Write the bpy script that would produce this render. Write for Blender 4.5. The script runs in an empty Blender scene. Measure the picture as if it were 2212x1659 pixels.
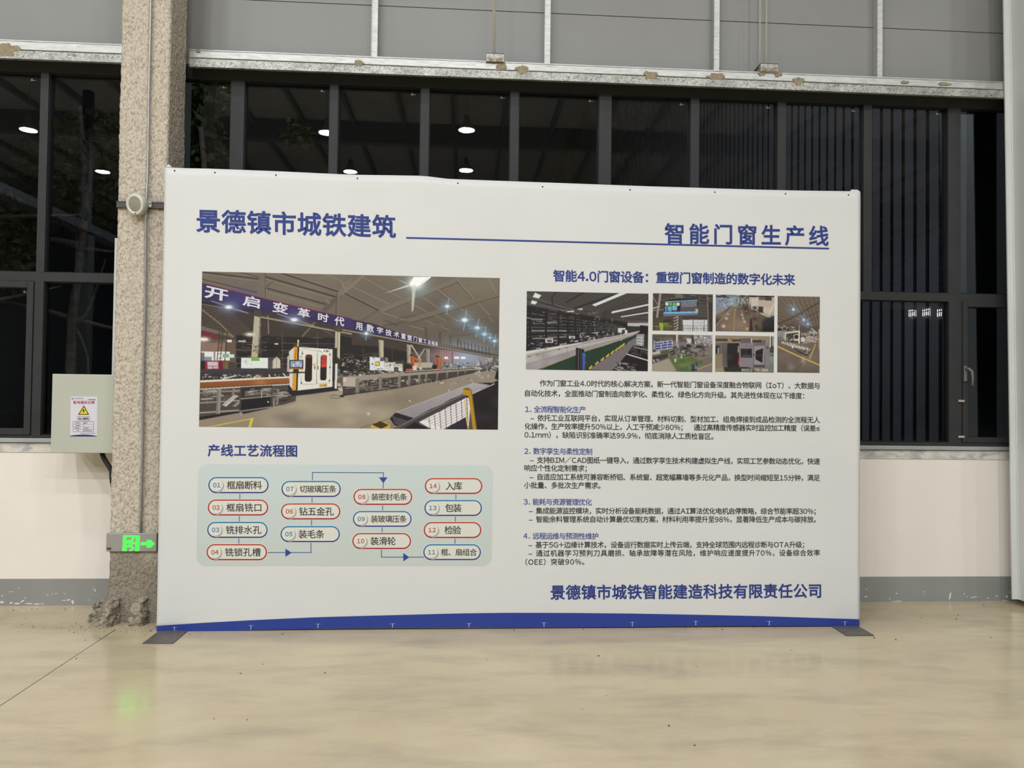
import bpy, bmesh, math, random
import numpy as np
from mathutils import Vector, Matrix, noise

# ------------------------------------------------------------------ camera, world, exposure
SC = bpy.context.scene
COL = SC.collection
PW, PH = 2212, 1659
FOC = 1617.75                                    # focal length in photo pixels
YAW, PITCH, ROLL = (math.radians(a) for a in (3.5537, 1.1496, 0.7055))
EYE = Vector((0.0, -5.5216, 1.5))
YB = -0.617                                      # plane of the banner

def _axes():
    cy, sy = math.cos(YAW), math.sin(YAW)
    f = Vector((sy*math.cos(PITCH), cy*math.cos(PITCH), math.sin(PITCH)))
    r0 = Vector((cy, -sy, 0)); u0 = r0.cross(f)
    r = math.cos(ROLL)*r0 + math.sin(ROLL)*u0
    u = -math.sin(ROLL)*r0 + math.cos(ROLL)*u0
    return r, u, f
RT, UP, FW = _axes()

cam_data = bpy.data.cameras.new('camera')
cam_data.sensor_width = 36.0
cam_data.lens = FOC/PW*36.0
cam_data.clip_end = 300
cam = bpy.data.objects.new('camera', cam_data)
COL.objects.link(cam)
cam.matrix_world = Matrix.Translation(EYE) @ Matrix((RT, UP, -FW)).transposed().to_4x4()
SC.camera = cam

world = bpy.data.worlds.new('night_sky'); SC.world = world
world.use_nodes = True
world.node_tree.nodes['Background'].inputs[0].default_value = (0.35, 0.42, 0.6, 1)
world.node_tree.nodes['Background'].inputs[1].default_value = 0.004

SC.view_settings.view_transform = 'Standard'
SC.view_settings.look = 'None'
SC.view_settings.gamma = 1.0
SC.view_settings.use_curve_mapping = False
SC.view_settings.exposure = 0.0
SC.cycles.use_denoising = True
SC.cycles.max_bounces = 6
SC.cycles.diffuse_bounces = 3
SC.cycles.glossy_bounces = 3
SC.cycles.adaptive_threshold = 0.05
SC.cycles.transparent_max_bounces = 24
SC.cycles.sample_clamp_indirect = 4.0
SC.cycles.caustics_reflective = False
SC.cycles.caustics_refractive = False

LAMP_POWER = 120.0
LAMP_ROWS = ((-5.0, .55), (-8.0, .95), (-11.5, 1.45), (-99.0, 1.6))   # nearer the wall than this: share of full power
LAMPS = [(x, -3.8) for x in (-7.7, -3.7, 0.0)]
LAMPS += [(x, y) for y in (-7.2, -10.6) for x in (-11.5, -7.7, -3.7, 0.0, 3.8, 7.6)]
LAMPS += [(-11.5, -14.6), (-7.7, -14.3), (-3.7, -14.05), (-.06, -13.5), (-11.3, -18.2), (-3.6, -17.4), (-.07, -16.9)]
LAMP_Z = 8.4
HALL = (-20.0, 36.0, -62.0, 9.6)                  # x0, x1, y far, ceiling height

# ------------------------------------------------------------------ pixel <-> place
def ray(px, py):
    return FW + RT*((px-PW/2)/FOC) + UP*((PH/2-py)/FOC)
def on_y(px, py, y):
    d = ray(px, py); return EYE + d*((y-EYE.y)/d.y)
def on_z(px, py, z=0.0):
    d = ray(px, py); return EYE + d*((z-EYE.z)/d.z)
def on_x(px, py, x):
    d = ray(px, py); return EYE + d*((x-EYE.x)/d.x)

def lin(c):
    c = c/255.0
    return c/12.92 if c <= 0.04045 else ((c+0.055)/1.055)**2.4
def rgb(r, g, b, k=1.0):
    return (lin(r)*k, lin(g)*k, lin(b)*k, 1.0)

# ------------------------------------------------------------------ materials
MATS = {}
class NT:
    """a small helper around one material's node tree"""
    def __init__(s, name):
        s.m = bpy.data.materials.new(name); s.m.use_nodes = True
        s.t = s.m.node_tree; s.b = s.t.nodes['Principled BSDF']
        MATS[name] = s.m
    def n(s, typ, **kw):
        nd = s.t.nodes.new(typ)
        for k, v in kw.items():
            if k.startswith('i_'):
                key = k[2:]
                key = int(key) if key.isdigit() else key.replace('_', ' ')
                nd.inputs[key].default_value = v
            else: setattr(nd, k, v)
        return nd
    def l(s, a, b): s.t.links.new(a, b)
    def coord(s, scale=(1, 1, 1), rot=(0, 0, 0)):
        tc = s.n('ShaderNodeTexCoord'); mp = s.n('ShaderNodeMapping')
        mp.inputs['Scale'].default_value = scale; mp.inputs['Rotation'].default_value = rot
        s.l(tc.outputs['Object'], mp.inputs[0]); return mp.outputs[0]
    def noise(s, vec, scale, detail=4, rough=.55, dist=0.0):
        nd = s.n('ShaderNodeTexNoise'); nd.inputs['Scale'].default_value = scale
        nd.inputs['Detail'].default_value = detail; nd.inputs['Roughness'].default_value = rough
        nd.inputs['Distortion'].default_value = dist
        s.l(vec, nd.inputs['Vector']); return nd.outputs['Fac']
    def ramp(s, fac, stops):
        r = s.n('ShaderNodeValToRGB'); e = r.color_ramp.elements
        while len(e) < len(stops): e.new(0.5)
        for el, (p, c) in zip(e, stops): el.position = p; el.color = c
        s.l(fac, r.inputs[0]); return r.outputs[0]
    def mix(s, fac, a, b, mode='MIX'):
        nd = s.n('ShaderNodeMix'); nd.data_type = 'RGBA'; nd.blend_type = mode
        for v, sock in ((fac, nd.inputs[0]), (a, nd.inputs[6]), (b, nd.inputs[7])):
            if hasattr(v, 'links'): s.l(v, sock)
            else: sock.default_value = v
        return nd.outputs[2]
    def math(s, op, a, b=0.0):
        nd = s.n('ShaderNodeMath'); nd.operation = op
        for v, sock in ((a, nd.inputs[0]), (b, nd.inputs[1])):
            if hasattr(v, 'links'): s.l(v, sock)
            else: sock.default_value = v
        return nd.outputs[0]
    def bump(s, h, strength=.3, dist=.01):
        nd = s.n('ShaderNodeBump'); nd.inputs['Strength'].default_value = strength
        nd.inputs['Distance'].default_value = dist
        s.l(h, nd.inputs['Height']); s.l(nd.outputs[0], s.b.inputs['Normal'])
    def base(s, v):
        if hasattr(v, 'links'): s.l(v, s.b.inputs['Base Color'])
        else: s.b.inputs['Base Color'].default_value = v
    def set(s, rough=.5, metal=0.0, spec=.5):
        s.b.inputs['Roughness'].default_value = rough
        s.b.inputs['Metallic'].default_value = metal
        s.b.inputs['Specular IOR Level'].default_value = spec
        return s

def plain(name, col, rough=.5, metal=0.0, spec=.5, var=.06, scale=9.0):
    t = NT(name); v = t.coord()
    f = t.noise(v, scale, 3)
    d = tuple(c*(1-var) for c in col[:3])+(1,); u = tuple(min(1, c*(1+var)) for c in col[:3])+(1,)
    t.base(t.ramp(f, [(.3, d), (.7, u)])); t.set(rough, metal, spec)
    return t.m

def make_materials():
    # polished concrete floor: beige, cloudy, swept streaks, one saw cut
    t = NT('floor_concrete'); v = t.coord(); vs = t.coord((.55, 1.9, 1), (0, 0, .16))
    a = t.ramp(t.noise(v, .8, 5, .6), [(.3, (.475, .39, .26, 1)), (.55, (.555, .458, .305, 1)), (.75, (.615, .512, .348, 1))])
    b = t.ramp(t.noise(vs, 3.0, 6, .6, .35), [(.32, (.72, .73, .77, 1)), (.52, (1, 1, 1, 1)), (.72, (1.07, 1.05, 1.02, 1))])
    c = t.mix(.6, a, b, 'MULTIPLY')
    g = t.ramp(t.noise(vs, 1.3, 5, .6, .6), [(.55, (1, 1, 1, 1)), (.68, (.84, .85, .9, 1))])
    c = t.mix(.6, c, g, 'MULTIPLY')
    fine = t.ramp(t.noise(v, 160, 2), [(.3, (.93, .93, .93, 1)), (.7, (1.05, 1.05, 1.05, 1))])
    c = t.mix(.8, c, fine, 'MULTIPLY')
    tc = t.n('ShaderNodeTexCoord'); sx = t.n('ShaderNodeSeparateXYZ'); t.l(tc.outputs['Object'], sx.inputs[0])
    ex = t.math('ABSOLUTE', t.math('ADD', sx.outputs[0], 2.205))
    cut = t.math('MULTIPLY', t.math('LESS_THAN', ex, .0035), t.math('LESS_THAN', sx.outputs[1], -.57))
    # pale cement dust lying around the foot of the column
    dx = t.math('DIVIDE', t.math('ADD', sx.outputs[0], 2.24), .34); dy = t.math('DIVIDE', t.math('ADD', sx.outputs[1], .47), .15)
    rad = t.math('ADD', t.math('ADD', t.math('MULTIPLY', dx, dx), t.math('MULTIPLY', dy, dy)), t.math('MULTIPLY', t.noise(v, 9, 5, .7), 1.6))
    dust = t.ramp(rad, [(.55, (.75, .75, .75, 1)), (1.0, (0, 0, 0, 1))])
    c = t.mix(dust, c, (.64, .56, .43, 1))
    c = t.mix(cut, c, (.055, .045, .035, 1))
    t.base(c); t.set(.3, 0, .45)
    rr = t.ramp(t.noise(vs, 2.2, 5, .6, .5), [(.3, (.13,)*3+(1,)), (.7, (.22,)*3+(1,))])
    t.l(rr, t.b.inputs['Roughness'])
    t.bump(t.noise(v, 60, 4), .04, .004)

    # white painted masonry
    t = NT('wall_paint'); v = t.coord()
    c = t.ramp(t.noise(v, 1.4, 4), [(.3, (.83, .775, .715, 1)), (.7, (.86, .81, .755, 1))])
    vs = t.coord((14, 1, 2.2), (0, .35, 0))
    scuff = t.ramp(t.noise(vs, 1.6, 3, .5, .4), [(.735, (1, 1, 1, 1)), (.76, (.78, .77, .75, 1)), (.79, (1, 1, 1, 1))])
    t.base(t.mix(.5, c, scuff, 'MULTIPLY')); t.set(.7, 0, .3)
    t.bump(t.noise(v, 220, 3), .12, .002)
    # grey skirting paint with chips
    t = NT('skirting_paint'); v = t.coord()
    c = t.ramp(t.noise(v, 2.5, 4), [(.3, (.262, .265, .258, 1)), (.7, (.30, .303, .295, 1))])
    t.base(c); t.set(.5, 0, .4)
    # rough cement band below the sill, splashed with white paint
    t = NT('cement_band'); v = t.coord((1, 1, 2.4))
    c = t.ramp(t.noise(v, 6, 5, .65, .7), [(.40, (.40, .40, .40, 1)), (.47, (.52, .51, .50, 1)), (.56, (.69, .66, .61, 1))])
    t.base(c); t.set(.8); t.bump(t.noise(v, 60, 4), .4, .004)
    plain('sill_metal', rgb(190, 196, 198), .38, .55, .5, .08, 5)
    plain('frame_paint', (.038, .040, .040, 1), .5, 0, .22, .08)
    plain('seal_black', (.008, .008, .009, 1), .6, 0, .3)
    plain('panel_grey', (.255, .256, .253, 1), .42, 0, .4, .03, 2)
    plain('panel_joint', (.05, .05, .05, 1), .8)
    plain('ceiling_sheet', (.66, .65, .64, 1), .5, 0, .4, .05, .5)
    plain('rafter_paint', (.33, .33, .32, 1), .5)
    plain('beam_paint', (.10, .10, .10, 1), .6)
    plain('hall_wall', (.40, .39, .37, 1), .7)
    plain('column_clad', (.65, .67, .655, 1), .38, 0, .45, .03, 2)
    plain('column_clad_edge', (.70, .72, .70, 1), .38, 0, .45, .03, 2)
    # galvanised steel, smooth and spangled
    t = NT('galvanised'); v = t.coord((3, 1, 14))
    c = t.ramp(t.noise(v, 5, 5, .6), [(.25, (.36, .36, .345, 1)), (.5, (.49, .49, .475, 1)), (.75, (.58, .58, .56, 1))])
    t.base(c); t.set(.42, .45, .5); t.bump(t.noise(v, 20, 3), .1, .002)
    t = NT('galvanised_spangle'); v = t.coord((1, 1, 1.3))
    c = t.ramp(t.noise(v, 60, 4, .75, 1.2), [(.38, (.13, .13, .12, 1)), (.47, (.36, .36, .34, 1)), (.60, (.53, .53, .505, 1))])
    c = t.mix(.7, c, t.ramp(t.noise(v, 5, 3), [(.38, (.66, .66, .64, 1)), (.6, (1.05, 1.05, 1.03, 1))]), 'MULTIPLY')
    t.base(c); t.set(.45, .4, .5)
    plain('repair_paint', rgb(150, 137, 112), .7, 0, .3, .2, 40)
    plain('rod_steel', (.70, .69, .66, 1), .45, .15)
    # sprayed fire coating on the column
    t = NT('sprayed_cement'); v = t.coord((1.3, 1, .85), (0, .7, 0))
    f = t.noise(v, 60, 2, .5, .15); f2 = t.noise(v, 150, 2, .5)
    hgt = t.math('ADD', f, t.math('MULTIPLY', f2, .35))
    c = t.ramp(f, [(.32, (.38, .33, .26, 1)), (.47, (.55, .485, .40, 1)), (.66, (.65, .58, .485, 1))])
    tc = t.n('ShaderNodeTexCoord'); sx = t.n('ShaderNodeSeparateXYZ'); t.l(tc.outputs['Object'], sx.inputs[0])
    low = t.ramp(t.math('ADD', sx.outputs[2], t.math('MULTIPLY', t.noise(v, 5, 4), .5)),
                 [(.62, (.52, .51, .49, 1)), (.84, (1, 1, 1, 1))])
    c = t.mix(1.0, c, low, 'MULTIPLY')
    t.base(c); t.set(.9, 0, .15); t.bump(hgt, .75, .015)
    t = NT('crumbly_cement'); v = t.coord()
    f = t.noise(v, 42, 6, .7)
    t.base(t.ramp(f, [(.32, (.14, .118, .088, 1)), (.5, (.40, .35, .275, 1)), (.7, (.60, .54, .44, 1))]))
    t.set(.95, 0, .1); t.bump(f, 1.0, .02)
    # banner vinyl: matt white with barely visible creases
    t = NT('banner_vinyl'); v = t.coord((1, 1, 1.6), (0, .2, 0))
    c = t.ramp(t.noise(v, 1.1, 3), [(.3, (.662, .668, .662, 1)), (.7, (.689, .695, .689, 1))])
    t.base(c); t.set(.55, 0, .35)
    t.bump(t.noise(v, 3.0, 3, .5, .6), .10, .02)
    t = NT('printed_ink')
    at = t.n('ShaderNodeAttribute'); at.attribute_name = 'ink'; t.base(at.outputs['Color']); t.set(.55, 0, .3)
    plain('foot_plate', (.125, .112, .105, 1), .5, .2, .4, .2, 30)
    plain('black_frame', (.012, .012, .013, 1), .5)
    plain('box_enamel', (.485, .495, .425, 1), .42, 0, .45, .03, 3)
    plain('label_paper', (.72, .70, .76, 1), .5, 0, .3, .02)
    plain('black_rubber', (.012, .012, .012, 1), .55)
    plain('channel_brown', (.075, .062, .062, 1), .5, .1)
    plain('lamp_white', (.66, .645, .59, 1), .4, 0, .4, .03)
    plain('lamp_face', (.30, .28, .235, 1), .6, 0, .3, .05, 80)
    plain('lamp_dark', (.02, .018, .016, 1), .5)
    plain('sign_body', (.36, .352, .325, 1), .45, .25, .4, .05, 60)
    plain('sign_button', (.12, .05, .05, 1), .4)
    plain('conduit_zinc', (.36, .35, .335, 1), .4, .45, .5, .12, 30)
    plain('handle_grey', (.17, .16, .155, 1), .4)
    plain('tape_cream', (.42, .38, .31, 1), .7)
    plain('sticker_grey', (.30, .30, .29, 1), .6)
    plain('paint_chip', (.74, .70, .62, 1), .8)
    plain('grit', (.10, .085, .065, 1), .9, 0, .2, .4, 60)
    plain('bark', (.20, .165, .13, 1), .9, 0, .2, .35, 14)
    plain('leaf_dark', (.055, .085, .022, 1), .6, 0, .3, .4, 3)
    plain('leaf_light', (.16, .20, .045, 1), .6, 0, .3, .3, 3)
    plain('soil', (.045, .04, .03, 1), .95)
    plain('corrugated_sheet', (.42, .42, .46, 1), .45, .15, .5, .05, .6)
    plain('gutter_dark_groove_shade', (.015, .015, .017, 1), .5)
    for nm, c, e in (('exit_green', (.025, 1.0, .03), 3.4), ('lit_window', (1.0, .88, .76), 17.0), ('led_red', (1.0, .05, .03), 1.5)):
        t = NT(nm); t.base((c[0]*.3, c[1]*.3, c[2]*.3, 1)); t.b.inputs['Emission Color'].default_value = c+(1,)
        t.b.inputs['Emission Strength'].default_value = e
    # window glass: mostly clear, reflecting by angle
    t = NT('window_glass'); t.t.nodes.remove(t.b)
    tr = t.n('ShaderNodeBsdfTransparent'); tr.inputs[0].default_value = (.80, .83, .84, 1)
    gl = t.n('ShaderNodeBsdfGlossy'); gl.inputs['Roughness'].default_value = .003
    gl.inputs['Color'].default_value = (.86, .92, 1, 1)
    fr = t.n('ShaderNodeFresnel'); fr.inputs['IOR'].default_value = 1.5
    mx = t.n('ShaderNodeMixShader'); t.l(fr.outputs[0], mx.inputs[0])
    t.l(tr.outputs[0], mx.inputs[1]); t.l(gl.outputs[0], mx.inputs[2])
    t.l(mx.outputs[0], t.t.nodes['Material Output'].inputs['Surface'])
make_materials()

# ------------------------------------------------------------------ mesh helpers
class MB:
    """collects shapes; build() links them as one mesh object"""
    def __init__(s): s.bm = bmesh.new(); s.slots = []
    def _slot(s, mat):
        if mat is None: return 0
        if mat not in s.slots: s.slots.append(mat)
        return s.slots.index(mat)
    def box(s, x0, x1, y0, y1, z0, z1, mat=None, bev=0.0):
        i = s._slot(mat)
        vs = [s.bm.verts.new((x, y, z)) for x in (x0, x1) for y in (y0, y1) for z in (z0, z1)]
        fs = [s.bm.faces.new([vs[k] for k in q]) for q in
              ((0, 1, 3, 2), (4, 6, 7, 5), (0, 4, 5, 1), (2, 3, 7, 6), (0, 2, 6, 4), (1, 5, 7, 3))]
        for f in fs: f.material_index = i
        if bev:
            es = list({e for f in fs for e in f.edges})
            r = bmesh.ops.bevel(s.bm, geom=es, offset=bev, segments=2, affect='EDGES', profile=.5)
            for f in r['faces']: f.material_index = i
        return s
    def prism(s, pts, vec, mat=None):
        """closed outline (3-D points) pushed along vec"""
        i = s._slot(mat); vec = Vector(vec)
        a = [s.bm.verts.new(p) for p in pts]; b = [s.bm.verts.new(Vector(p)+vec) for p in pts]
        n = len(a); fs = [s.bm.faces.new(a), s.bm.faces.new(b[::-1])]
        for k in range(n): fs.append(s.bm.faces.new((a[k], b[k], b[(k+1) % n], a[(k+1) % n])))
        for f in fs: f.material_index = i
        return s
    def tube(s, pts, r, mat=None, seg=10, cap=True):
        i = s._slot(mat); pts = [Vector(p) for p in pts]; n = len(pts)
        rs = r if isinstance(r, (list, tuple)) else [r]*n
        rings = []; prev = None
        for k, p in enumerate(pts):
            d = (pts[min(k+1, n-1)]-pts[max(k-1, 0)]).normalized()
            a = prev if prev is not None else (Vector((1, 0, 0)) if abs(d.x) < .8 else Vector((0, 1, 0)))
            a = (a - d*a.dot(d)).normalized(); prev = a; b = d.cross(a)
            rings.append([s.bm.verts.new(p+(a*math.cos(t)+b*math.sin(t))*rs[k]) for t in
                          [2*math.pi*q/seg for q in range(seg)]])
        for k in range(n-1):
            for q in range(seg):
                f = s.bm.faces.new((rings[k][q], rings[k][(q+1) % seg], rings[k+1][(q+1) % seg], rings[k+1][q]))
                f.material_index = i; f.smooth = True
        if cap:
            for rg in (rings[0][::-1], rings[-1]): s.bm.faces.new(rg).material_index = i
        return s
    def lathe(s, prof, origin, axis, mat=None, seg=40):
        """profile of (radius, distance along axis)"""
        i = s._slot(mat); axis = Vector(axis).normalized(); o = Vector(origin)
        a = axis.orthogonal().normalized(); b = axis.cross(a); rings = []
        for r, h in prof:
            if r < 1e-6: rings.append([s.bm.verts.new(o+axis*h)])
            else: rings.append([s.bm.verts.new(o+axis*h+(a*math.cos(2*math.pi*q/seg)+b*math.sin(2*math.pi*q/seg))*r) for q in range(seg)])
        for A, B in zip(rings, rings[1:]):
            for q in range(seg):
                q2 = (q+1) % seg
                if len(A) == 1: f = s.bm.faces.new((A[0], B[q], B[q2]))
                elif len(B) == 1: f = s.bm.faces.new((A[q], A[q2], B[0]))
                else: f = s.bm.faces.new((A[q], A[q2], B[q2], B[q]))
                f.material_index = i; f.smooth = True
        return s
    def build(s, name, mat=None, parent=None, normals=True):
        me = bpy.data.meshes.new(name)
        if normals: bmesh.ops.recalc_face_normals(s.bm, faces=s.bm.faces[:])
        s.bm.to_mesh(me); s.bm.free()
        for m in (s.slots if s.slots else [mat]):
            me.materials.append(MATS[m] if isinstance(m, str) else m)
        o = bpy.data.objects.new(name, me); COL.objects.link(o)
        if parent is not None: put(o, parent)
        return o

def put(o, parent):
    """parent without moving: the parts are built in world space, their origin shifts to the parent's base"""
    w = Vector(); p = parent
    while p is not None: w += Vector(p.location); p = p.parent
    if o.type == 'MESH': o.data.transform(Matrix.Translation(-w))
    o.parent = parent

def tag(o, label, cat, group=None, kind=None):
    o['label'] = label; o['category'] = cat
    if group: o['group'] = group
    if kind: o['kind'] = kind
    return o
def thing(name, label, cat, loc, group=None, kind=None):
    o = bpy.data.objects.new(name, None); COL.objects.link(o); o.location = loc
    o.empty_display_size = .1
    return tag(o, label, cat, group, kind)
def copy_tree(o, parent=None):
    c = o.copy(); COL.objects.link(c); c.parent = parent
    for ch in list(o.children): copy_tree(ch, c)
    return c

# ------------------------------------------------------------------ the hall
def build_hall():
    x0, x1, yf, h = HALL
    m = MB(); m.box(x0, x1, yf, 0.35, -.2, 0.0)
    tag(m.build('floor', 'floor_concrete'), 'polished beige concrete floor of the hall', 'floor', kind='structure')
    c = thing('ceiling', 'grey sheet roof of the hall on steel rafters', 'ceiling', (0, 0, h), kind='structure')
    m = MB(); m.box(x0, x1, yf, .35, h, h+.15); m.build('roof_sheet', 'ceiling_sheet', c)
    m = MB()
    for y in np.arange(-2.6, yf, -7.0): m.box(x0, x1, y-.14, y+.14, h-.62, h)
    for x in np.arange(x0+.7, x1, 1.45): m.box(x-.05, x+.05, yf, 0, h-.17, h)
    m.build('rafter', 'rafter_paint', c)
    for nm, b, lb in (('wall_left', (x0-.2, x0, yf, .35, 0, h), 'far left end wall of the hall'),
                      ('wall_front', (x0, x1, yf-.2, yf, 0, h), 'far wall of the hall behind the camera')):
        m = MB(); m.box(*b); tag(m.build(nm, 'hall_wall'), lb, 'wall', kind='structure')
    r = MB().box(x1, x1+.2, yf, .35, 0, h).build('wall_right', 'hall_wall')
    tag(r, 'far right end wall of the hall', 'wall', kind='structure')
    # three lit barred office windows high on the far right wall (they show as a reflection)
    for k, (px, py, w, hh) in enumerate(((1970, 676, 13.5, 17), (2000, 675, 18, 16.5), (2032, 675.5, 17, 16.5))):
        d = ray(px, py); d.y = -d.y; e = Vector((0, .055*2-EYE.y, 1.5)); p = e+d*((x1-.03-e.x)/d.x)
        ww = w/FOC*p.x*1.05; hz = hh/FOC*(p.x-0)/.6*.5; ww = hz*3.0
        f = MB(); f.box(x1-.05, x1, p.y-ww/2, p.y+ww/2, p.z-hz, p.z+hz)
        fo = f.build('window_%d' % (k+3), 'lit_window'); tag(fo, 'small lit office window in the far end wall', 'window', 'lit office windows in the far end wall', kind='structure')
        g = MB()
        for q in range(5): yy = p.y-ww/2+ww*q/4; g.box(x1-.09, x1-.05, yy-.035, yy+.035, p.z-hz, p.z+hz)
        for q in (0, .72, 2): g.box(x1-.09, x1-.05, p.y-ww/2, p.y+ww/2, p.z+hz*(1-q)-.035, p.z+hz*(1-q)+.035)
        g.build('window_bars', 'frame_paint', fo)
    # crane runway on its columns, well behind the camera to the left
    m = MB(); m.box(-10.0, -9.6, -60, -1.5, 5.62, 5.84)
    for y in np.arange(-14.2, -60, -7.0): m.box(-9.96, -9.64, y-.16, y+.16, 0, 5.6); m.box(-9.9, -9.7, y-.1, y+.1, 5.84, HALL[3]-.3)
    for y in np.arange(-16, -58, -1.15): m.box(-9.595, -9.58, y-.35, y+.35, 5.66, 5.80, 'rafter_paint')
    m.slots.insert(0, 'beam_paint')
    for f in m.bm.faces: f.material_index = 1 if f.material_index == 0 and abs(f.calc_center_median().x+9.5875) < .009 else 0
    tag(m.build('beam', None), 'crane runway beam on columns across the hall', 'beam', kind='structure')
build_hall()

def build_lamps():
    proto, rows = None, {}
    def row_light(Y):
        k = next(f for y, f in LAMP_ROWS if Y > y)
        if k not in rows:
            ld = bpy.data.lights.new('lamp_light', 'AREA'); ld.shape = 'DISK'; ld.size = .40
            ld.energy = LAMP_POWER*k; ld.color = (.965, 1.0, 1.02); rows[k] = ld
        return rows[k]
    for X, Y in LAMPS:
        if True:
            if proto is None:
                t = thing('high_bay_lamp', 'round high bay lamp hanging from the hall roof', 'lamp', (X, Y, LAMP_Z), 'high bay lamps under the hall roof')
                m = MB(); m.lathe([(.0, .34), (.07, .34), (.09, .16), (.24, .0), (.245, -.02), (.22, -.02), (.2, .02), (.0, .02)], (X, Y, LAMP_Z), (0, 0, 1), seg=24)
                m.build('shade', 'lamp_white', t)
                m = MB(); m.tube([(X, Y, LAMP_Z+.34), (X, Y, HALL[3]-.02)], .012, seg=6); m.build('hanging_rod', 'rod_steel', t)
                ld = row_light(Y)
                lo = bpy.data.objects.new('lamp_light', ld); COL.objects.link(lo); lo.parent = t
                lo.location = (0, 0, -.025)
                proto = t
            else:
                c = copy_tree(proto); c.location = (X, Y, LAMP_Z)
                for ch in c.children:
                    if ch.type == 'LIGHT': ch.data = row_light(Y)
build_lamps()

# ------------------------------------------------------------------ the wall with its windows
GIRT_Y = -.12
def build_wall():
    XL, XR = -6.0, 6.5
    sill_z = on_y(1860, 969, 0).z
    # masonry, cement band, skirting
    m = MB(); m.box(HALL[0], HALL[1], 0, .24, 0, sill_z-.075)
    tag(m.build('wall_back', 'wall_paint'), 'low white painted masonry wall under the windows', 'wall', kind='structure')
    m = MB(); m.box(XL, XR, -.006, .24, sill_z-.075, sill_z-.008)
    tag(m.build('trim_1', 'cement_band'), 'rough cement band splashed with white paint below the window sill', 'trim', kind='structure')
    b = thing('baseboard_back', 'grey painted skirting band with chipped paint at the wall foot', 'baseboard', (0, 0, 0), kind='structure')
    m = MB(); m.box(XL, XR, -.004, 0, 0, .1876); m.build('paint_band', 'skirting_paint', b)
    rng = random.Random(4); m = MB()
    def chip(px, py, w, h, rot=0.0):
        c = on_y(px, py, -.0046); k = (5.5216)/FOC; n = rng.randint(5, 8); pts = []
        for q in range(n):
            a = 2*math.pi*q/n; r = rng.uniform(.55, 1.05)
            u, v = math.cos(a)*w*r*k/2, math.sin(a)*h*r*k/2
            pts.append((c.x+u*math.cos(rot)-v*math.sin(rot), -.0041, max(.001, c.z+u*math.sin(rot)+v*math.cos(rot))))
        m.prism(pts, (0, -.0012, 0))
    for a in ((205, 1275, 5, 9, 0), (203, 1272, 8, 2, -.2), (148, 1296, 9, 5, .3), (157, 1301, 6, 10, .2), (139, 1297, 12, 2, 0), (122, 1282, 9, 1.5, 0), (140, 1282, 8, 1.2, 0),
              (112, 1283, 3, 2, 0), (103, 1286, 8, 1.5, -.6), (41, 1271, 3, 2, 0), (25, 1278, 14, 1.2, .05), (5, 1287, 3, 4, 0), (4, 1301, 12, 7, 0), (24, 1302, 10, 5, .2), (48, 1299, 12, 4, .7),
              (62, 1304, 22, 3, 0), (80, 1305, 18, 3, 0), (36, 1304, 16, 4, 0), (92, 1304, 8, 3, .4), (192, 1296, 3, 2, 0), (55, 1291, 6, 2, .9),
              (1872, 1273, 3, 6, .3), (1870, 1289, 9, 4, .2), (1937, 1282, 4, 5, 0), (1995, 1278, 5, 2, 0), (1996, 1283, 5, 2, 0), (2052, 1288, 6, 22, -.25), (2090, 1289, 3, 3, 0), (2103, 1290, 22, 2, .15),
              (2083, 1283, 2, 6, -.3), (2117, 1290, 3, 2, 0), (2135, 1292, 6, 3, 0), (2153, 1288, 8, 4, .5), (2175, 1289, 5, 7, 0), (2182, 1279, 9, 2, .1), (2137, 1299, 60, 3, 0), (2060, 1300, 30, 3, 0),
              (2000, 1300, 40, 3, 0), (1935, 1299, 30, 3, .05), (1922, 1294, 3, 7, .3), (2170, 1298, 22, 3, 0), (1880, 1301, 22, 2, 0)):
        chip(*a)
    m.build('chipped_patch', 'paint_chip', b)
    # silver sill flashing
    m = MB(); z1 = on_y(1860, 962.5, -.02).z
    m.box(XL, XR, -.025, .2, sill_z-.004, z1, bev=.002)
    tag(m.build('trim_2', 'sill_metal'), 'silver metal sill strip under the window frames', 'trim', kind='structure')
    # upper cladding: two courses of grey panel with a joint
    zt = on_y(1412, 38.7, .03).z
    u = thing('wall_upper', 'grey sheet metal cladding above the windows', 'wall', (0, .03, 3.8), kind='structure')
    m = MB(); m.box(HALL[0], HALL[1], .03, .08, 3.885, zt-.003); m.box(HALL[0], HALL[1], .03, .08, zt+.003, HALL[3]); m.build('cladding_panel', 'panel_grey', u)
    m = MB(); m.box(HALL[0], HALL[1], .045, .075, zt-.004, zt+.004); m.build('panel_joint', 'panel_joint', u)
    for n, px in enumerate((810, 1182, 1546, 1897)):
        c = on_y(px, 90, -.005).x; m = MB()
        m.box(c-.023, c+.023, -.03, .03, 3.9, HALL[3], bev=.003); m.box(c-.023, c-.019, -.036, -.03, 3.9, HALL[3])
        lb = ('first', 'second', 'third', 'rightmost')[n]
        tag(m.build('trim_%d' % (n+3), 'galvanised'), '%s vertical galvanised stud from the left on the grey cladding' % lb if n < 3 else 'rightmost vertical galvanised stud on the grey cladding', 'stud', kind='structure')
    return sill_z
SILL_Z = build_wall()

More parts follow.
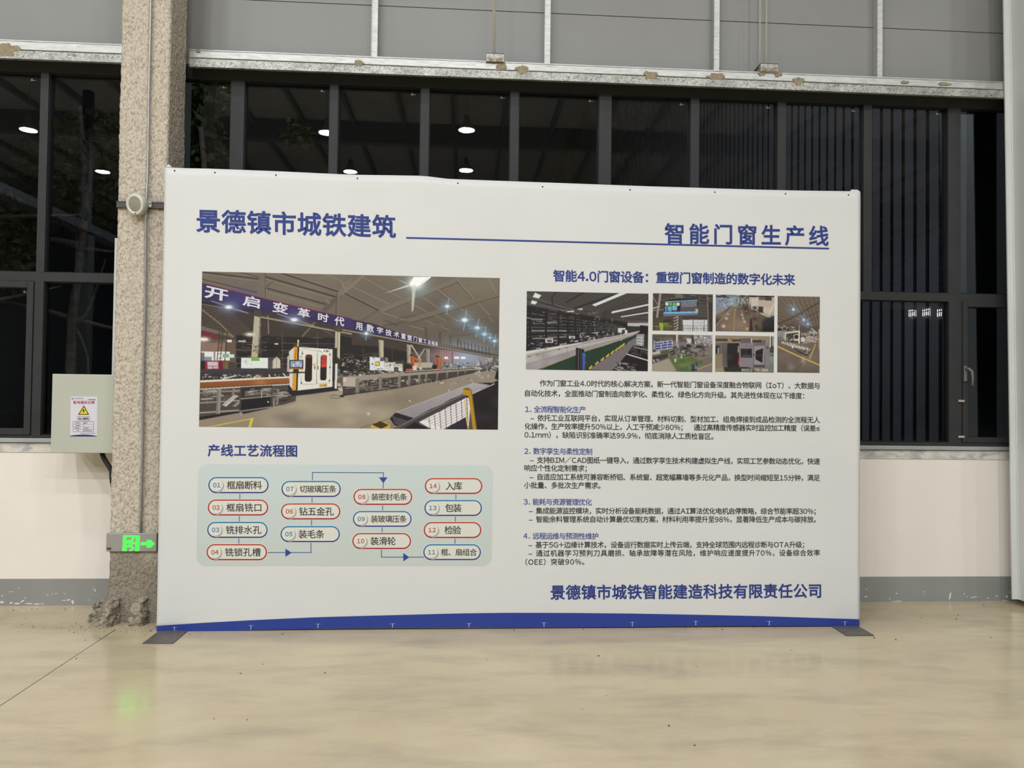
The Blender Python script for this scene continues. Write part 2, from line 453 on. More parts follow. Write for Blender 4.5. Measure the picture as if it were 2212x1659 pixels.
def build_girt(name, x0, x1, pt, pg, pb, patches, label):
    """galvanised double channel above a window: pt, pg, pb are photo pixels on its top, groove and bottom edge"""
    y = GIRT_Y
    zt, zg, zb = on_y(*pt, y).z, on_y(*pg, y).z, on_y(*pb, y).z
    t = thing(name, label, 'beam', (x0, 0, zb), kind='structure')
    m = MB(); m.box(x0, x1, y, .06, zg+.004, zt, bev=.004); m.box(x0, x1, y-.004, y+.002, zt-.006, zt+.001); m.build('upper_channel', 'galvanised', t)
    m = MB(); m.box(x0, x1, y-.004, y+.002, zb, zg-.002, bev=.002); m.box(x0, x1, y, .06, zg-.010, zg-.002); m.box(x0, x1, y, y+.022, zb, zb+.005); m.box(x0, x1, .052, .06, zb, zg-.01); m.build('lower_channel', 'galvanised_spangle', t)
    rng = random.Random(int(x1*10)); m = MB()
    for px, py, w, h in patches:
        c = on_y(px, py, y); k = (5.52+y)/FOC; n = 20; pts = []
        for q in range(n):
            a = 2*math.pi*q/n; r = rng.uniform(.60, 1.15)
            pts.append((c.x+math.cos(a)*w*r*k/2, y-.0046, min(zt, max(zb+.004, c.z+math.sin(a)*h*r*k/2))))
        m.prism(pts, (0, -.0012, 0))
    m.build('repair_patch', 'repair_paint', t)
build_girt('trim_7', -1.99, 4.22, (1412, 147), (1412, 165), (1412, 183),
           ((452, 104, 22, 9), (428, 110, 10, 8), (776, 136, 24, 16), (1063, 131, 26, 14), (1082, 141, 26, 22), (1128, 151, 30, 22), (1406, 163, 34, 22), (1548, 166, 44, 18), (1646, 158, 20, 14), (1680, 160, 20, 14), (1724, 175, 26, 20), (1954, 178, 20, 8), (1865, 183, 20, 8), (2040, 182, 30, 8)),
           'galvanised double channel beam above the right window, spotted with tan repair paint')
build_girt('trim_8', -6.0, -2.345, (131, 91), (131, 112), (131, 131), ((12, 108, 56, 32), (160, 120, 8, 6)),
           'galvanised double channel beam above the left window beside the column')

def build_rods():
    for k, (pxs, pl, pr, ptop, pbot, side) in enumerate((((1065.4, 1068.8), 1050, 1089, 113.5, 131, 0), ((1641.5, 1655.5), 1643, 1681, 135.5, 152, 14))):
        y = GIRT_Y-.02
        a, b = on_y(pl, ptop, y), on_y(pr, pbot, y); zt = a.z; zb = on_y((pl+pr)/2, pbot+2, y).z
        lb = ('pair of tie rods on the squarer steel bracket, the left one on the channel beam',
              'pair of tie rods on the steel bracket with a slanted open side')[k]
        t = thing('tie_rod_bracket', lb, 'bracket', ((a.x+b.x)/2, y, zb), 'tie rod brackets on the channel beam')
        m = MB(); m.box(a.x, b.x, y, y+.006, zb, zt, bev=.0015); m.box(a.x, b.x, y, y+.13, zt-.006, zt)
        if side:
            c = on_y(1628.5, 152.5, y+.1)
            m.prism([(a.x, y+.002, zt), (a.x, y+.002, zb), (a.x, y+.13, zb)], (.004, 0, 0))
        m.build('bracket_plate', 'galvanised_spangle', t)
        m = MB()
        for dx, w, h in ((.035, .05, .03), (.1, .06, .035)):
            pts = []; rg = random.Random(k*7+int(dx*100))
            for q in range(10): an = 2*math.pi*q/10; r = rg.uniform(.6, 1.1); pts.append((a.x+dx+math.cos(an)*w/2*r, y-.0002, max(zb+.002, zb+.012+math.sin(an)*h/2*r)))
            m.prism(pts, (0, -.0012, 0))
        m.build('repair_patch', 'repair_paint', t)
        for q, px in enumerate(pxs):
            p = on_y(px, 60, y+.03+.03*q)
            MB().tube([(p.x, p.y, zt-.004), (p.x, p.y, HALL[3]-.1)], .0052, seg=8).build('rod', 'rod_steel', t)
build_rods()

# windows -----------------------------------------------------------------------------
FR_Y0, FR_Y1 = 0.0, .07                          # frame depth
GLASS_Y = .04
def xs(p0, p1, py): return on_y(p0, py, FR_Y0).x, on_y(p1, py, FR_Y0).x
Z_TOP = 3.90
Z_GT = on_y(1121, 197, .0).z                      # underside of the head bar
Z_R1, Z_R0 = on_y(1860, 629.5, 0).z, on_y(1860, 647, 0).z
Z_B = on_y(1950, 955, 0).z
Z_F = SILL_Z

def glass(win, name, x0, x1, z0, z1, parent=None):
    g = MB().box(x0-.006, x1+.006, GLASS_Y, GLASS_Y+.006, z0-.006, z1+.006).build(name, 'window_glass', parent or win)
    return g
def sticker(win, x, z, s=1.0):
    m = MB(); y = GLASS_Y-.0016
    m.box(x, x+.016*s, y, y+.001, z, z+.010); m.box(x+.014*s, x+.034*s, y, y+.001, z+.002, z+.006); m.box(x+.004, x+.011*s, y, y+.001, z+.01, z+.017)
    m.build('corner_sticker', 'sticker_grey', win)
def gasket(win, x0, x1, z0, z1):
    m = MB(); w = .007; y0, y1 = .012, .05
    m.box(x0, x0+w, y0, y1, z0, z1); m.box(x1-w, x1, y0, y1, z0, z1); m.box(x0+w, x1-w, y0, y1, z1-w, z1); m.box(x0+w, x1-w, y0, y1, z0, z0+w)
    m.build('gasket', 'seal_black', win)

def build_windows():
    # right bay
    w = thing('window_2', 'long dark framed window band behind the display board', 'window', (1.0, 0, Z_F), kind='structure')
    mull = [(497, 526), (711, 729), (908, 926), (1102, 1120), (1294, 1320), (1492, 1510), (1680, 1698), (1866, 1884), (2048.5, 2075.5)]
    bars = [xs(a, b, 300) for a, b in mull]
    x_l, x_r = -2.12, 4.23
    m = MB(); m.box(x_l, x_r, FR_Y0, FR_Y1, Z_GT, Z_TOP); m.box(x_l, x_r, FR_Y0+.002, FR_Y1, Z_R0, Z_R1)
    m.box(x_l, x_r, FR_Y0, FR_Y1, Z_F-.002, Z_B)
    for k, (a, b) in enumerate(bars):
        m.box(a, b, FR_Y0+.001, FR_Y1, Z_R1, Z_GT)
        if k in (0, 2, 4, 6): m.box(a, b, FR_Y0+.001, FR_Y1, Z_B, Z_R0)
    c, d = xs(2050, 2077.5, 800); m.box(c, d, FR_Y0+.001, FR_Y1, Z_B, Z_R0)
    m.build('window_frame', 'frame_paint', w)
    edges = [x_l]+[v for b in bars for v in b]+[x_r]
    for k in range(0, len(edges), 2):
        a, b = edges[k], edges[k+1]; gasket(w, a, b, Z_R1, Z_GT); glass(w, 'window_pane', a, b, Z_R1, Z_GT)
        if k < 18: sticker(w, b-.075, Z_GT-.045)
    low = [x_l, bars[0][0], bars[0][1], bars[2][0], bars[2][1], bars[4][0], bars[4][1], bars[6][0], bars[6][1], c]
    for k in range(0, len(low), 2): gasket(w, low[k], low[k+1], Z_B, Z_R0); glass(w, 'window_pane', low[k], low[k+1], Z_B, Z_R0)
    # opening sash at the far right with its handle
    s0 = d+.004; t0, t1 = on_y(2100, 651.8, 0).z, on_y(2100, 956, 0).z
    bw = .040
    s = MB(); y0 = -.008
    s.box(s0, s0+bw, y0, .05, t1, t0, bev=.003); s.box(s0+bw, x_r, y0, .05, t0-bw, t0, bev=.003); s.box(s0+bw, x_r, y0, .05, t1, t1+bw, bev=.003)
    sh = s.build('window_sash', 'frame_paint', w)
    glass(w, 'window_pane', s0+bw, x_r, t1+bw, t0-bw)
    MB().box(s0-.008, s0+.001, .004, .05, t1, t0).build('gasket', 'seal_black', w)
    hz = on_y(2084, 803, -.02)
    h = MB(); hx = s0+.016
    h.box(hx-.013, hx+.013, -.020, -.008, hz.z-.075, hz.z+.045, bev=.005)
    h.tube([(hx, -.02, hz.z+.02), (hx+.004, -.045, hz.z+.022), (hx+.022, -.055, hz.z+.005), (hx+.029, -.056, hz.z-.05), (hx+.026, -.054, hz.z-.105)], [.010, .011, .010, .009, .008], seg=10)
    h.build('window_handle', 'handle_grey', w)
    for py in (866, 943.5):
        p = on_y(2077, py, -.009); MB().box(p.x-.026, p.x+.024, -.0105, -.0085, p.z-.008, p.z+.008).build('tape_strip', 'tape_cream', w)
    # left bay
    w = thing('window_1', 'dark framed window left of the column, with a garden beyond', 'window', (-3.2, 0, Z_F), kind='structure')
    a, b = on_y(88.5, 300, 0).x-.012, on_y(106, 300, 0).x-.012
    zr1, zr0 = on_y(120, 588.5, 0).z, on_y(120, 608, 0).z
    zb = on_y(60, 940, 0).z
    x_l, x_r = -6.0, -2.46
    gt = on_y(131, 157.5, 0).z
    m = MB(); m.box(x_l, x_r, FR_Y0, FR_Y1, gt, Z_TOP); m.box(x_l, x_r, FR_Y0+.002, FR_Y1, zr0, zr1); m.box(x_l, x_r, FR_Y0, FR_Y1, Z_F-.002, zb)
    m.box(a, b, FR_Y0+.001, FR_Y1, zr1, gt); m.box(a-.006, b, FR_Y0+.001, FR_Y1, zb, zr0); m.box(a-.70, a-.64, FR_Y0+.001, FR_Y1, zb, gt)
    m.box(x_r-.012, x_r, FR_Y0+.001, FR_Y1, zb, gt)
    m.build('window_frame', 'frame_paint', w)
    for p, q in ((x_l, a-.70), (a-.64, a), (b, x_r-.012)):
        gasket(w, p, q, zr1, gt); glass(w, 'window_pane', p, q, zr1, gt)
    sticker(w, a-.09, gt-.05)
    for p, q in ((x_l, a-.70), (b, x_r-.012)):
        gasket(w, p, q, zb, zr0); glass(w, 'window_pane', p, q, zb, zr0)
    s1 = a-.010; s0 = a-.638; bw = .045; s = MB(); y0 = -.008
    s.box(s1-bw, s1, y0, .05, zb+.002, zr0-.003, bev=.003); s.box(s0, s0+bw, y0, .05, zb+.002, zr0-.003, bev=.003)
    s.box(s0+bw, s1-bw, y0, .05, zr0-.003-bw, zr0-.003, bev=.003); s.box(s0+bw, s1-bw, y0, .05, zb+.002, zb+.002+bw, bev=.003)
    s.build('window_sash', 'frame_paint', w)
    glass(w, 'window_pane', s0+bw, s1-bw, zb+bw, zr0-bw); sticker(w, s1-bw-.05, zr0-bw-.035)
    # plain white reveal at the far ends of the bays, behind the column
    m = MB(); m.box(-2.46, -2.12, .0, .3, Z_F, Z_TOP); m.box(-2.526, -2.46, .0, .06, Z_F, 2.62)
    tag(m.build('trim_9', 'column_clad'), 'pale steel pillar face behind the sprayed column', 'trim', kind='structure')
    m = MB(); m.box(HALL[0], -6.0, 0, .2, SILL_Z-.08, Z_TOP); m.box(4.23, HALL[1], 0, .2, SILL_Z-.08, Z_TOP)
    tag(m.build('trim_10', 'panel_grey'), 'grey cladding beside the window bays', 'trim', kind='structure')
build_windows()

# ------------------------------------------------------------------ columns
CX0, CX1, CY0, CY1 = -2.325, -2.004, -.42, -.13
def build_column():
    h = HALL[3]-.6
    t = thing('column', 'column coated in rough beige sprayed cement, left of the display board', 'column', ((CX0+CX1)/2, (CY0+CY1)/2, 0), kind='structure')
    bm = bmesh.new(); step = .009
    per = []                                     # closed outline, counter-clockwise seen from above
    def seg(ax, ay, bx, by):
        n = max(1, int(math.hypot(bx-ax, by-ay)/step))
        for q in range(n): per.append((ax+(bx-ax)*q/n, ay+(by-ay)*q/n))
    r = .012
    seg(CX0+r, CY0, CX1-r, CY0); seg(CX1-r, CY0, CX1, CY0+r); seg(CX1, CY0+r, CX1, CY1); seg(CX1, CY1, CX0, CY1); seg(CX0, CY1, CX0, CY0+r); seg(CX0, CY0+r, CX0+r, CY0)
    nz = int(5.0/.010); zs = [5.0*k/nz for k in range(nz+1)]+[h]
    cx, cy = (CX0+CX1)/2, (CY0+CY1)/2; rings = []
    for z in zs:
        ring = []
        for (x, y) in per:
            p = Vector((x*40+z*26, y*40, z*30-x*20)); n1 = noise.noise(p)
            n2 = noise.noise(Vector((x*75+z*40, y*75, z*60-x*30)))
            n3 = noise.noise(Vector((x*3, y*3, z*2.2)))
            d = (.0040+.004*max(0, 1-z/.5))*n1+.0032*n2+.004*n3
            dx, dy = x-cx, y-cy; L = math.hypot(dx, dy)
            flare = .012*max(0, 1-z/.35)
            ring.append(bm.verts.new((x+dx/L*(d+flare), y+dy/L*(d+flare), z)))
        rings.append(ring)
    n = len(per)
    for A, B in zip(rings, rings[1:]):
        for q in range(n):
            f = bm.faces.new((A[q], A[(q+1) % n], B[(q+1) % n], B[q])); f.smooth = True
    bm.faces.new(rings[-1])
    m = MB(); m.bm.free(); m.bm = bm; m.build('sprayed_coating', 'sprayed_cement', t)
    # crumbling stiffener fins at the foot
    def fin(p_wall, p_toe, hgt, th, seed, topw=.02):
        """gusset from the column face to the toe: triangular plate, thick with crumbling cement"""
        bm = bmesh.new(); a, b = Vector(p_wall), Vector(p_toe); d = (b-a); L = d.length; d.normalize(); s = Vector((-d.y, d.x, 0))
        N, M, K = 22, 22, 6; g = {}
        for i in range(N+1):
            u = i/N
            hh = hgt*(1-.28*u if u < .72 else max(.12, .80-(u-.72)/.28*.62))
            for j in range(M+1):
                for k in (0, 1):
                    v = j/M; w = (th/2)*(1.25-.45*v)*(1 if k else -1)
                    p = a+d*(u*L*(1-.35*v*0))+s*w+Vector((0, 0, hh*v))
                    q = p*26+Vector((seed, seed*2, 0))
                    p = p+Vector((noise.noise(q), noise.noise(q+Vector((9, 3, 1))), noise.noise(q+Vector((2, 8, 5)))*.8))*.020
                    q = q*2.7; p = p+Vector((noise.noise(q), noise.noise(q+Vector((4, 3, 7))), noise.noise(q+Vector((6, 1, 5)))))*.010
                    p.z = max(p.z, -.004)
                    g[i, j, k] = bm.verts.new(p)
        for i in range(N):
            for j in range(M):
                for k in (0, 1):
                    bm.faces.new((g[i, j, k], g[i+1, j, k], g[i+1, j+1, k], g[i, j+1, k]))
        for i in range(N): bm.faces.new((g[i, M, 0], g[i+1, M, 0], g[i+1, M, 1], g[i, M, 1]))
        for j in range(M): bm.faces.new((g[N, j, 0], g[N, j+1, 0], g[N, j+1, 1], g[N, j, 1]))
        for f in bm.faces: f.smooth = False
        m = MB(); m.bm.free(); m.bm = bm; m.build('stiffener_fin', 'crumbly_cement', t)
    y = CY0+.02
    fin((-2.255, y, 0), (-2.295, -.545, 0), .185, .045, 1)
    fin((-2.10, y, 0), (-2.115, -.515, 0), .17, .075, 7)
    fin((CX0+.02, -.33, 0), (-2.465, -.36, 0), .15, .10, 13)
    # steel channel strapped across the column, with its conduit clip
    c = thing('strut_channel', 'short dark steel channel bolted across the sprayed column', 'channel', ((CX0+CX1)/2, CY0-.03, on_y(290, 441, CY0-.03).z))
    z = c.location.z; m = MB(); y1 = CY0+.006; y0 = CY0-.022
    m.box(CX0+.005, CX1+.003, y0+.003, y1, z-.021, z+.021); m.box(CX0+.005, CX1+.003, y0, y0+.004, z+.013, z+.021); m.box(CX0+.005, CX1+.003, y0, y0+.004, z-.021, z-.013)
    m.build('channel_bar', 'channel_brown', c)
build_column()

CONDUIT_X = on_y(318, 440, CY0-.012).x
def build_column_fittings():
    # conduit
    z0 = on_y(305, 1152, CY0-.014).z; xt = on_y(326.5, 0, CY0-.014).x; xb = on_y(304.5, 1150, CY0-.014).x; zt = on_y(326, 0, CY0-.014).z
    yc = CY0-.019; zc = on_y(318.5, 443, yc).z; ym = CY0-.033
    X = lambda z: xb+(xt-xb)*(z-z0)/(zt-z0)
    t = thing('conduit_pipe', 'thin grey conduit running down the sprayed column to the exit sign', 'pipe', (X(zc), yc, z0))
    pts = [(X(HALL[3]-.7), yc, HALL[3]-.7), (X(zc+.25), yc, zc+.25), (X(zc), ym, zc), (X(zc-.25), yc, zc-.25), (X(z0), yc, z0+.008)]
    dense = []
    for (a, b) in zip(pts, pts[1:]):
        n = 12
        for q in range(n): dense.append(tuple(a[i]+(b[i]-a[i])*q/n+(.0018*math.sin(7*(a[2]+(b[2]-a[2])*q/n)) if i == 0 else 0) for i in range(3)))
    dense.append(pts[-1])
    MB().tube(dense, .0085, seg=12).build('conduit_tube', 'conduit_zinc', t)
    m = MB()
    for dz in (-.012, .012): m.tube([(X(zc)+.013*math.cos(a), ym+.013*math.sin(a), zc+dz) for a in np.linspace(0, 2*math.pi, 16)], .0032, seg=6)
    m.box(X(zc)+.012, X(zc)+.034, ym+.001, ym+.012, zc-.017, zc+.017, bev=.002)
    for dz in (-.013, .013): m.lathe([(0, .009), (.006, .009), (.006, 0), (0, 0)], (X(zc)+.027, ym, zc+dz), (0, -1, 0), seg=10)
    m.build('pipe_clip', 'rod_steel', t)
    # round white fixture, tipped a little downward and to the left
    p = on_y(296, 442, CY0-.055); rr = .0675
    ax = Vector((-.34, -1, -.22)).normalized()
    t = thing('round_wall_light', 'round white fixture with a grey face mounted on the sprayed column', 'light', tuple(p))
    o = p-ax*.012
    MB().lathe([(0, -.018), (rr*.9, -.018), (rr, -.012), (rr, .030), (rr*.97, .036), (rr*.72, .036), (rr*.70, .032), (0, .032)], o, ax, seg=48).build('lamp_housing', 'lamp_white', t)
    MB().lathe([(0, .034), (rr*.66, .0335), (rr*.70, .0325)], o, ax, seg=48).build('lamp_face', 'lamp_face', t)
    dn = (Vector((0, 0, -1))-ax*(-ax.z)).normalized()
    MB().lathe([(0, .002), (.0042, .0015), (.0045, 0)], o+ax*.036+dn*rr*.84, ax, seg=14).build('test_button', 'lamp_dark', t)
    MB().tube([p+Vector((0, .03, 0)), p+Vector((0, .062, 0))], .02, seg=12).build('mounting_stem', 'lamp_white', t)
    MB().tube([p+Vector((rr*.5, .03, .035)), p+Vector((.075, .02, .025)), (X(zc)-.008, ym+.004, zc+.02)], .003, seg=6).build('lamp_wire', 'lamp_white', t)
    # exit sign
    y = CY0-.024
    a, b = on_y(229.5, 1151.5, y), on_y(338, 1192, y)
    t = thing('exit_sign', 'grey exit sign box with a lit green running man and arrow on the sprayed column', 'sign', ((a.x+b.x)/2, y, b.z))
    A = on_y(229.5, 1150.5, y); B = on_y(339, 1152.5, y); z1 = (A.z+B.z)/2; z0 = (on_y(228, 1190, y).z+on_y(337.5, 1193, y).z)/2
    MB().box(a.x, b.x, y, CY0+.004, z0, z1, bev=.004).build('sign_body', 'sign_body', t)
    # crop 220,1130 at 130/2212
    S = 130/2212
    def q(zx, zy): v = on_y(220+zx*S, 1130+zy*S, y); return Vector((v.x, y-.0004, v.z))
    def part(name, polys, mat='exit_green'):
        m = MB()
        for pl in polys: m.prism([q(*c) for c in pl], (0, -.0016, 0))
        return m.build(name, mat, t)
    part('door_symbol', [[(790, 455), (900, 455), (905, 1020), (765, 1020), (785, 700)], [(925, 455), (1250, 462), (1245, 520), (930, 515)], [(1262, 465), (1385, 465), (1365, 1030), (1232, 1030), (1240, 800)]])
    def limb(pts, w):
        """thick bent stroke"""
        out = []; n = len(pts)
        L, R = [], []
        for i, (x, yy) in enumerate(pts):
            x0, y0 = pts[max(0, i-1)]; x1, y1 = pts[min(n-1, i+1)]; d = math.hypot(x1-x0, y1-y0)
            nx, ny = -(y1-y0)/d, (x1-x0)/d; ww = w[i] if isinstance(w, (list, tuple)) else w
            L.append((x+nx*ww, yy+ny*ww)); R.append((x-nx*ww, yy-ny*ww))
        return L+R[::-1]
    circ = [(1145+48*math.cos(k*.45), 578+38*math.sin(k*.45)) for k in range(14)]
    part('running_man', [circ, limb([(1100, 640), (1075, 700), (1040, 790)], [62, 58, 46]), limb([(1050, 640), (985, 650), (940, 735)], [26, 26, 22]),
                         limb([(1120, 650), (1165, 735), (1225, 750)], [26, 24, 20]), limb([(1030, 760), (1010, 860), (880, 862)], [38, 34, 26]), limb([(1065, 770), (1120, 880), (1165, 960)], [40, 32, 26]),
                         [(1010, 1020), (1060, 960), (1115, 965), (1125, 990), (1085, 1030)]])
    part('arrow_symbol', [[(1440, 705), (1715, 705), (1650, 630), (1800, 630), (1940, 765), (1800, 885), (1640, 885), (1715, 800), (1435, 800)]])
    part('test_button', [[(185, 895), (345, 898), (338, 978), (182, 974)]], 'sign_button')
build_column_fittings()

def build_right_column():
    t = thing('column', 'pale grey clad steel column at the right edge', 'column', (4.4, -.25, 0), kind='structure')
    za = 4.55; top = HALL[3]-.6
    def X(x_low, x_high, z): return x_low+(x_high-x_low)*(z/za)
    m = MB()
    lo, hi = 4.101, 4.036                        # back flange edge leans a little
    pts = lambda x0a, x0b, y0, y1, w: [(x0a, y0, .03), (x0a+w, y0, .03), (x0a+w, y1, .03), (x0a, y1, .03)]
    def slab(xl, xh, w, y0, y1, mat):
        i = m._slot(mat)
        zt = top; xt = X(xl, xh, zt)
        v = [m.bm.verts.new(p) for p in ((xl, y0, .05), (xl+w, y0, .05), (xl+w, y1, .05), (xl, y1, .05), (xt, y0, zt), (xt+w, y0, zt), (xt+w, y1, zt), (xt, y1, zt))]
        for qd in ((0, 1, 2, 3), (4, 5, 6, 7), (0, 1, 5, 4), (1, 2, 6, 5), (2, 3, 7, 6), (3, 0, 4, 7)): m.bm.faces.new([v[k] for k in qd]).material_index = i
    slab(lo, hi, .5, -.14, -.129, 'column_clad_edge')
    slab(lo+.046, hi+.046, .4, -.62, -.14, 'column_clad')
    slab(lo+.040, hi+.040, .010, -.152, -.14, 'column_clad_edge')
    m.build('steel_cladding', None, t)
    MB().box(4.2, 4.5, -.56, -.16, 0, .05).build('base_plate', 'black_frame', t)
build_right_column()

# ------------------------------------------------------------------ lettering: outlines of single characters, cut from one text object
class Glyphs:
    def __init__(s, chars, weight):
        """weight: how far (in ems) each stroke is thickened beyond the regular cut"""
        chars = sorted(set(chars)-{' ', '\u3000'})
        cu = bpy.data.curves.new('lettering', 'FONT'); cu.body = '\n'.join(chars)
        cu.size = 1; cu.space_line = 3.0; cu.resolution_u = 3; cu.fill_mode = 'FRONT'
        o = bpy.data.objects.new('lettering', cu); COL.objects.link(o)
        dg = bpy.context.evaluated_depsgraph_get(); dg.update()
        me = bpy.data.meshes.new_from_object(o.evaluated_get(dg))
        nv = len(me.vertices); co = np.empty(nv*3, 'f'); me.vertices.foreach_get('co', co); co = co.reshape(-1, 3)
        row = np.rint((.36-co[:, 1])/3.0).astype(int)
        s.g = {}
        faces = {}
        for p in me.polygons:
            vs = list(p.vertices); faces.setdefault(int(row[vs[0]]), []).append(vs)
        for i, ch in enumerate(chars):
            fs = faces.get(i, []); ids = sorted({v for f in fs for v in f}); mp = {v: k for k, v in enumerate(ids)}
            if not len(ids): continue
            P = co[ids][:, :2].copy(); P[:, 1] += 3.0*i
            P = [tuple(q) for q in P]; F = [[mp[v] for v in f] for f in fs]
            if weight > 0:
                und = {}
                for f in F:
                    for k in range(len(f)):
                        u, v = f[k], f[(k+1) % len(f)]; key = (min(u, v), max(u, v)); und.setdefault(key, []).append((u, v))
                rim = [e[0] for e in und.values() if len(e) == 1]
                inn, out = {}, {}
                def nrm(u, v):
                    dx, dy = P[v][0]-P[u][0], P[v][1]-P[u][1]; d = math.hypot(dx, dy) or 1e-9
                    return dy/d, -dx/d
                for u, v in rim: out.setdefault(u, []).append(v); inn.setdefault(v, []).append(u)
                pos = {}
                for u, v in rim:
                    for w_ in (u, v):
                        if w_ in pos: continue
                        ns = [nrm(w_, out[w_][0])] if w_ in out else []
                        if w_ in inn: ns.append(nrm(inn[w_][0], w_))
                        mx, my = sum(n[0] for n in ns), sum(n[1] for n in ns); L = math.hypot(mx, my)
                        if L < .3: mx, my = ns[0]; sc = 1.0
                        else:
                            mx, my = mx/L, my/L; sc = min(1.7, 1/max(.4, mx*ns[0][0]+my*ns[0][1]))
                        pos[w_] = len(P); P.append((P[w_][0]+mx*weight*sc, P[w_][1]+my*weight*sc))
                for u, v in rim: F.append([v, u, pos[u], pos[v]])
            X = [q[0] for q in P]
            s.g[ch] = (P, F, min(X), max(X))
        bpy.data.objects.remove(o); bpy.data.curves.remove(cu); bpy.data.meshes.remove(me)

def wide(t):
    """latin letters and digits take their full-width forms so that they match the other characters"""
    return ''.join(chr(ord(c)+0xFEE0) if 33 <= ord(c) <= 126 else c for c in t)
def is_latin(c): return 0xFF01 <= ord(c) <= 0xFF5E and c not in '\uff0c\uff1b\uff1a\uff08\uff09'

class Ink:
    """flat printed shapes on a plane; each layer lies a fifth of a millimetre above the one before"""
    def __init__(s, at, up=(0, -1, 0), step=.0002, base=.0004):
        s.at = at; s.up = Vector(up); s.step = step; s.base = base
        s.v = []; s.f = []; s.c = []
    def _add(s, pts, faces, cols, layer):
        o = len(s.v); off = s.up*(s.base+s.step*layer)
        s.v += [tuple(Vector(p)+off) for p in pts]; s.f += [[i+o for i in f] for f in faces]
        s.c += cols
    def poly(s, px, col, layer=0):
        pts = [s.at(*p) for p in px]
        cols = col if isinstance(col, list) else [col]*len(pts)
        s._add(pts, [list(range(len(pts)))], cols, layer)
    def line(s, px, w, col, layer=0):
        for (x0, y0), (x1, y1) in zip(px, px[1:]):
            d = math.hypot(x1-x0, y1-y0); nx, ny = -(y1-y0)/d*w/2, (x1-x0)/d*w/2; ex, ey = (x1-x0)/d*w/2, (y1-y0)/d*w/2
            s.poly([(x0-ex+nx, y0-ey+ny), (x1+ex+nx, y1+ey+ny), (x1+ex-nx, y1+ey-ny), (x0-ex-nx, y0-ey-ny)], col, layer)
    def fan(s, outline, cols, layer=0): s.poly(outline, cols, layer)
    def glyph_at(s, g, ch, f, col, layer):
        P, F, a, b = g.g[ch]
        s._add([f(x, y) for x, y in P], F, [col]*len(P), layer)
    def text(s, g, t, p0, p1, h, col, layer=6, squeeze=1.0, lat=.10):
        """t runs from pixel p0 to p1 (left and right end at mid height); h is the character height in pixels"""
        A, B = Vector(s.at(*p0)), Vector(s.at(*p1)); ax = B-A; L = ax.length; ax.normalize()
        upv = Vector(s.at(p0[0], p0[1]-h))-A; size = upv.length/.885; upv.normalize()
        items = []; x = 0.0
        for c in wide(t):
            if c == ' ': x += .30; continue
            if c == '\u3000': x += 1.0; continue
            P, F, a, b = g.g[c]
            if is_latin(c): items.append((c, x-a+lat/2)); x += b-a+lat
            else: items.append((c, x)); x += 1.0
        first, last = items[0], items[-1]
        n0 = first[1]+g.g[first[0]][2]; n1 = last[1]+g.g[last[0]][3]
        k = squeeze*size
        tr = (L-(n1-n0)*k)/max(1, len(items)-1) if len(items) > 1 else 0.0
        for i, (c, xx) in enumerate(items):
            ox = (xx-n0)*k+tr*i
            s.glyph_at(g, c, lambda x, y: A+ax*(ox+x*k)+upv*((y-.36)*size), col, layer)
    def quad_text(s, g, ch, q, col, layer):
        """one character stretched over the pixel quad TL TR BR BL"""
        ch = wide(ch); P, F, a, b = g.g[ch]
        tl, tr, br, bl = [np.array(p, float) for p in q]
        def f(x, y):
            u = (x-.03)/.94; v = (y+.08)/.90
            p = (bl*(1-u)+br*u)*(1-v)+(tl*(1-u)+tr*u)*v
            return s.at(p[0], p[1])
        s.glyph_at(g, ch, f, col, layer)
    def build(s, name, parent, mat='printed_ink'):
        me = bpy.data.meshes.new(name); me.from_pydata(s.v, [], s.f)
        at = me.attributes.new('ink', 'FLOAT_COLOR', 'POINT')
        at.data.foreach_set('color', np.array(s.c, 'f').ravel())
        me.materials.append(MATS[mat]); me.update()
        o = bpy.data.objects.new(name, me); COL.objects.link(o); put(o, parent)
        return o

INK_K = 0.98                                     # printed tone -> pigment, for the light this board stands in
def ink(r, g, b): return rgb(r, g, b, INK_K)

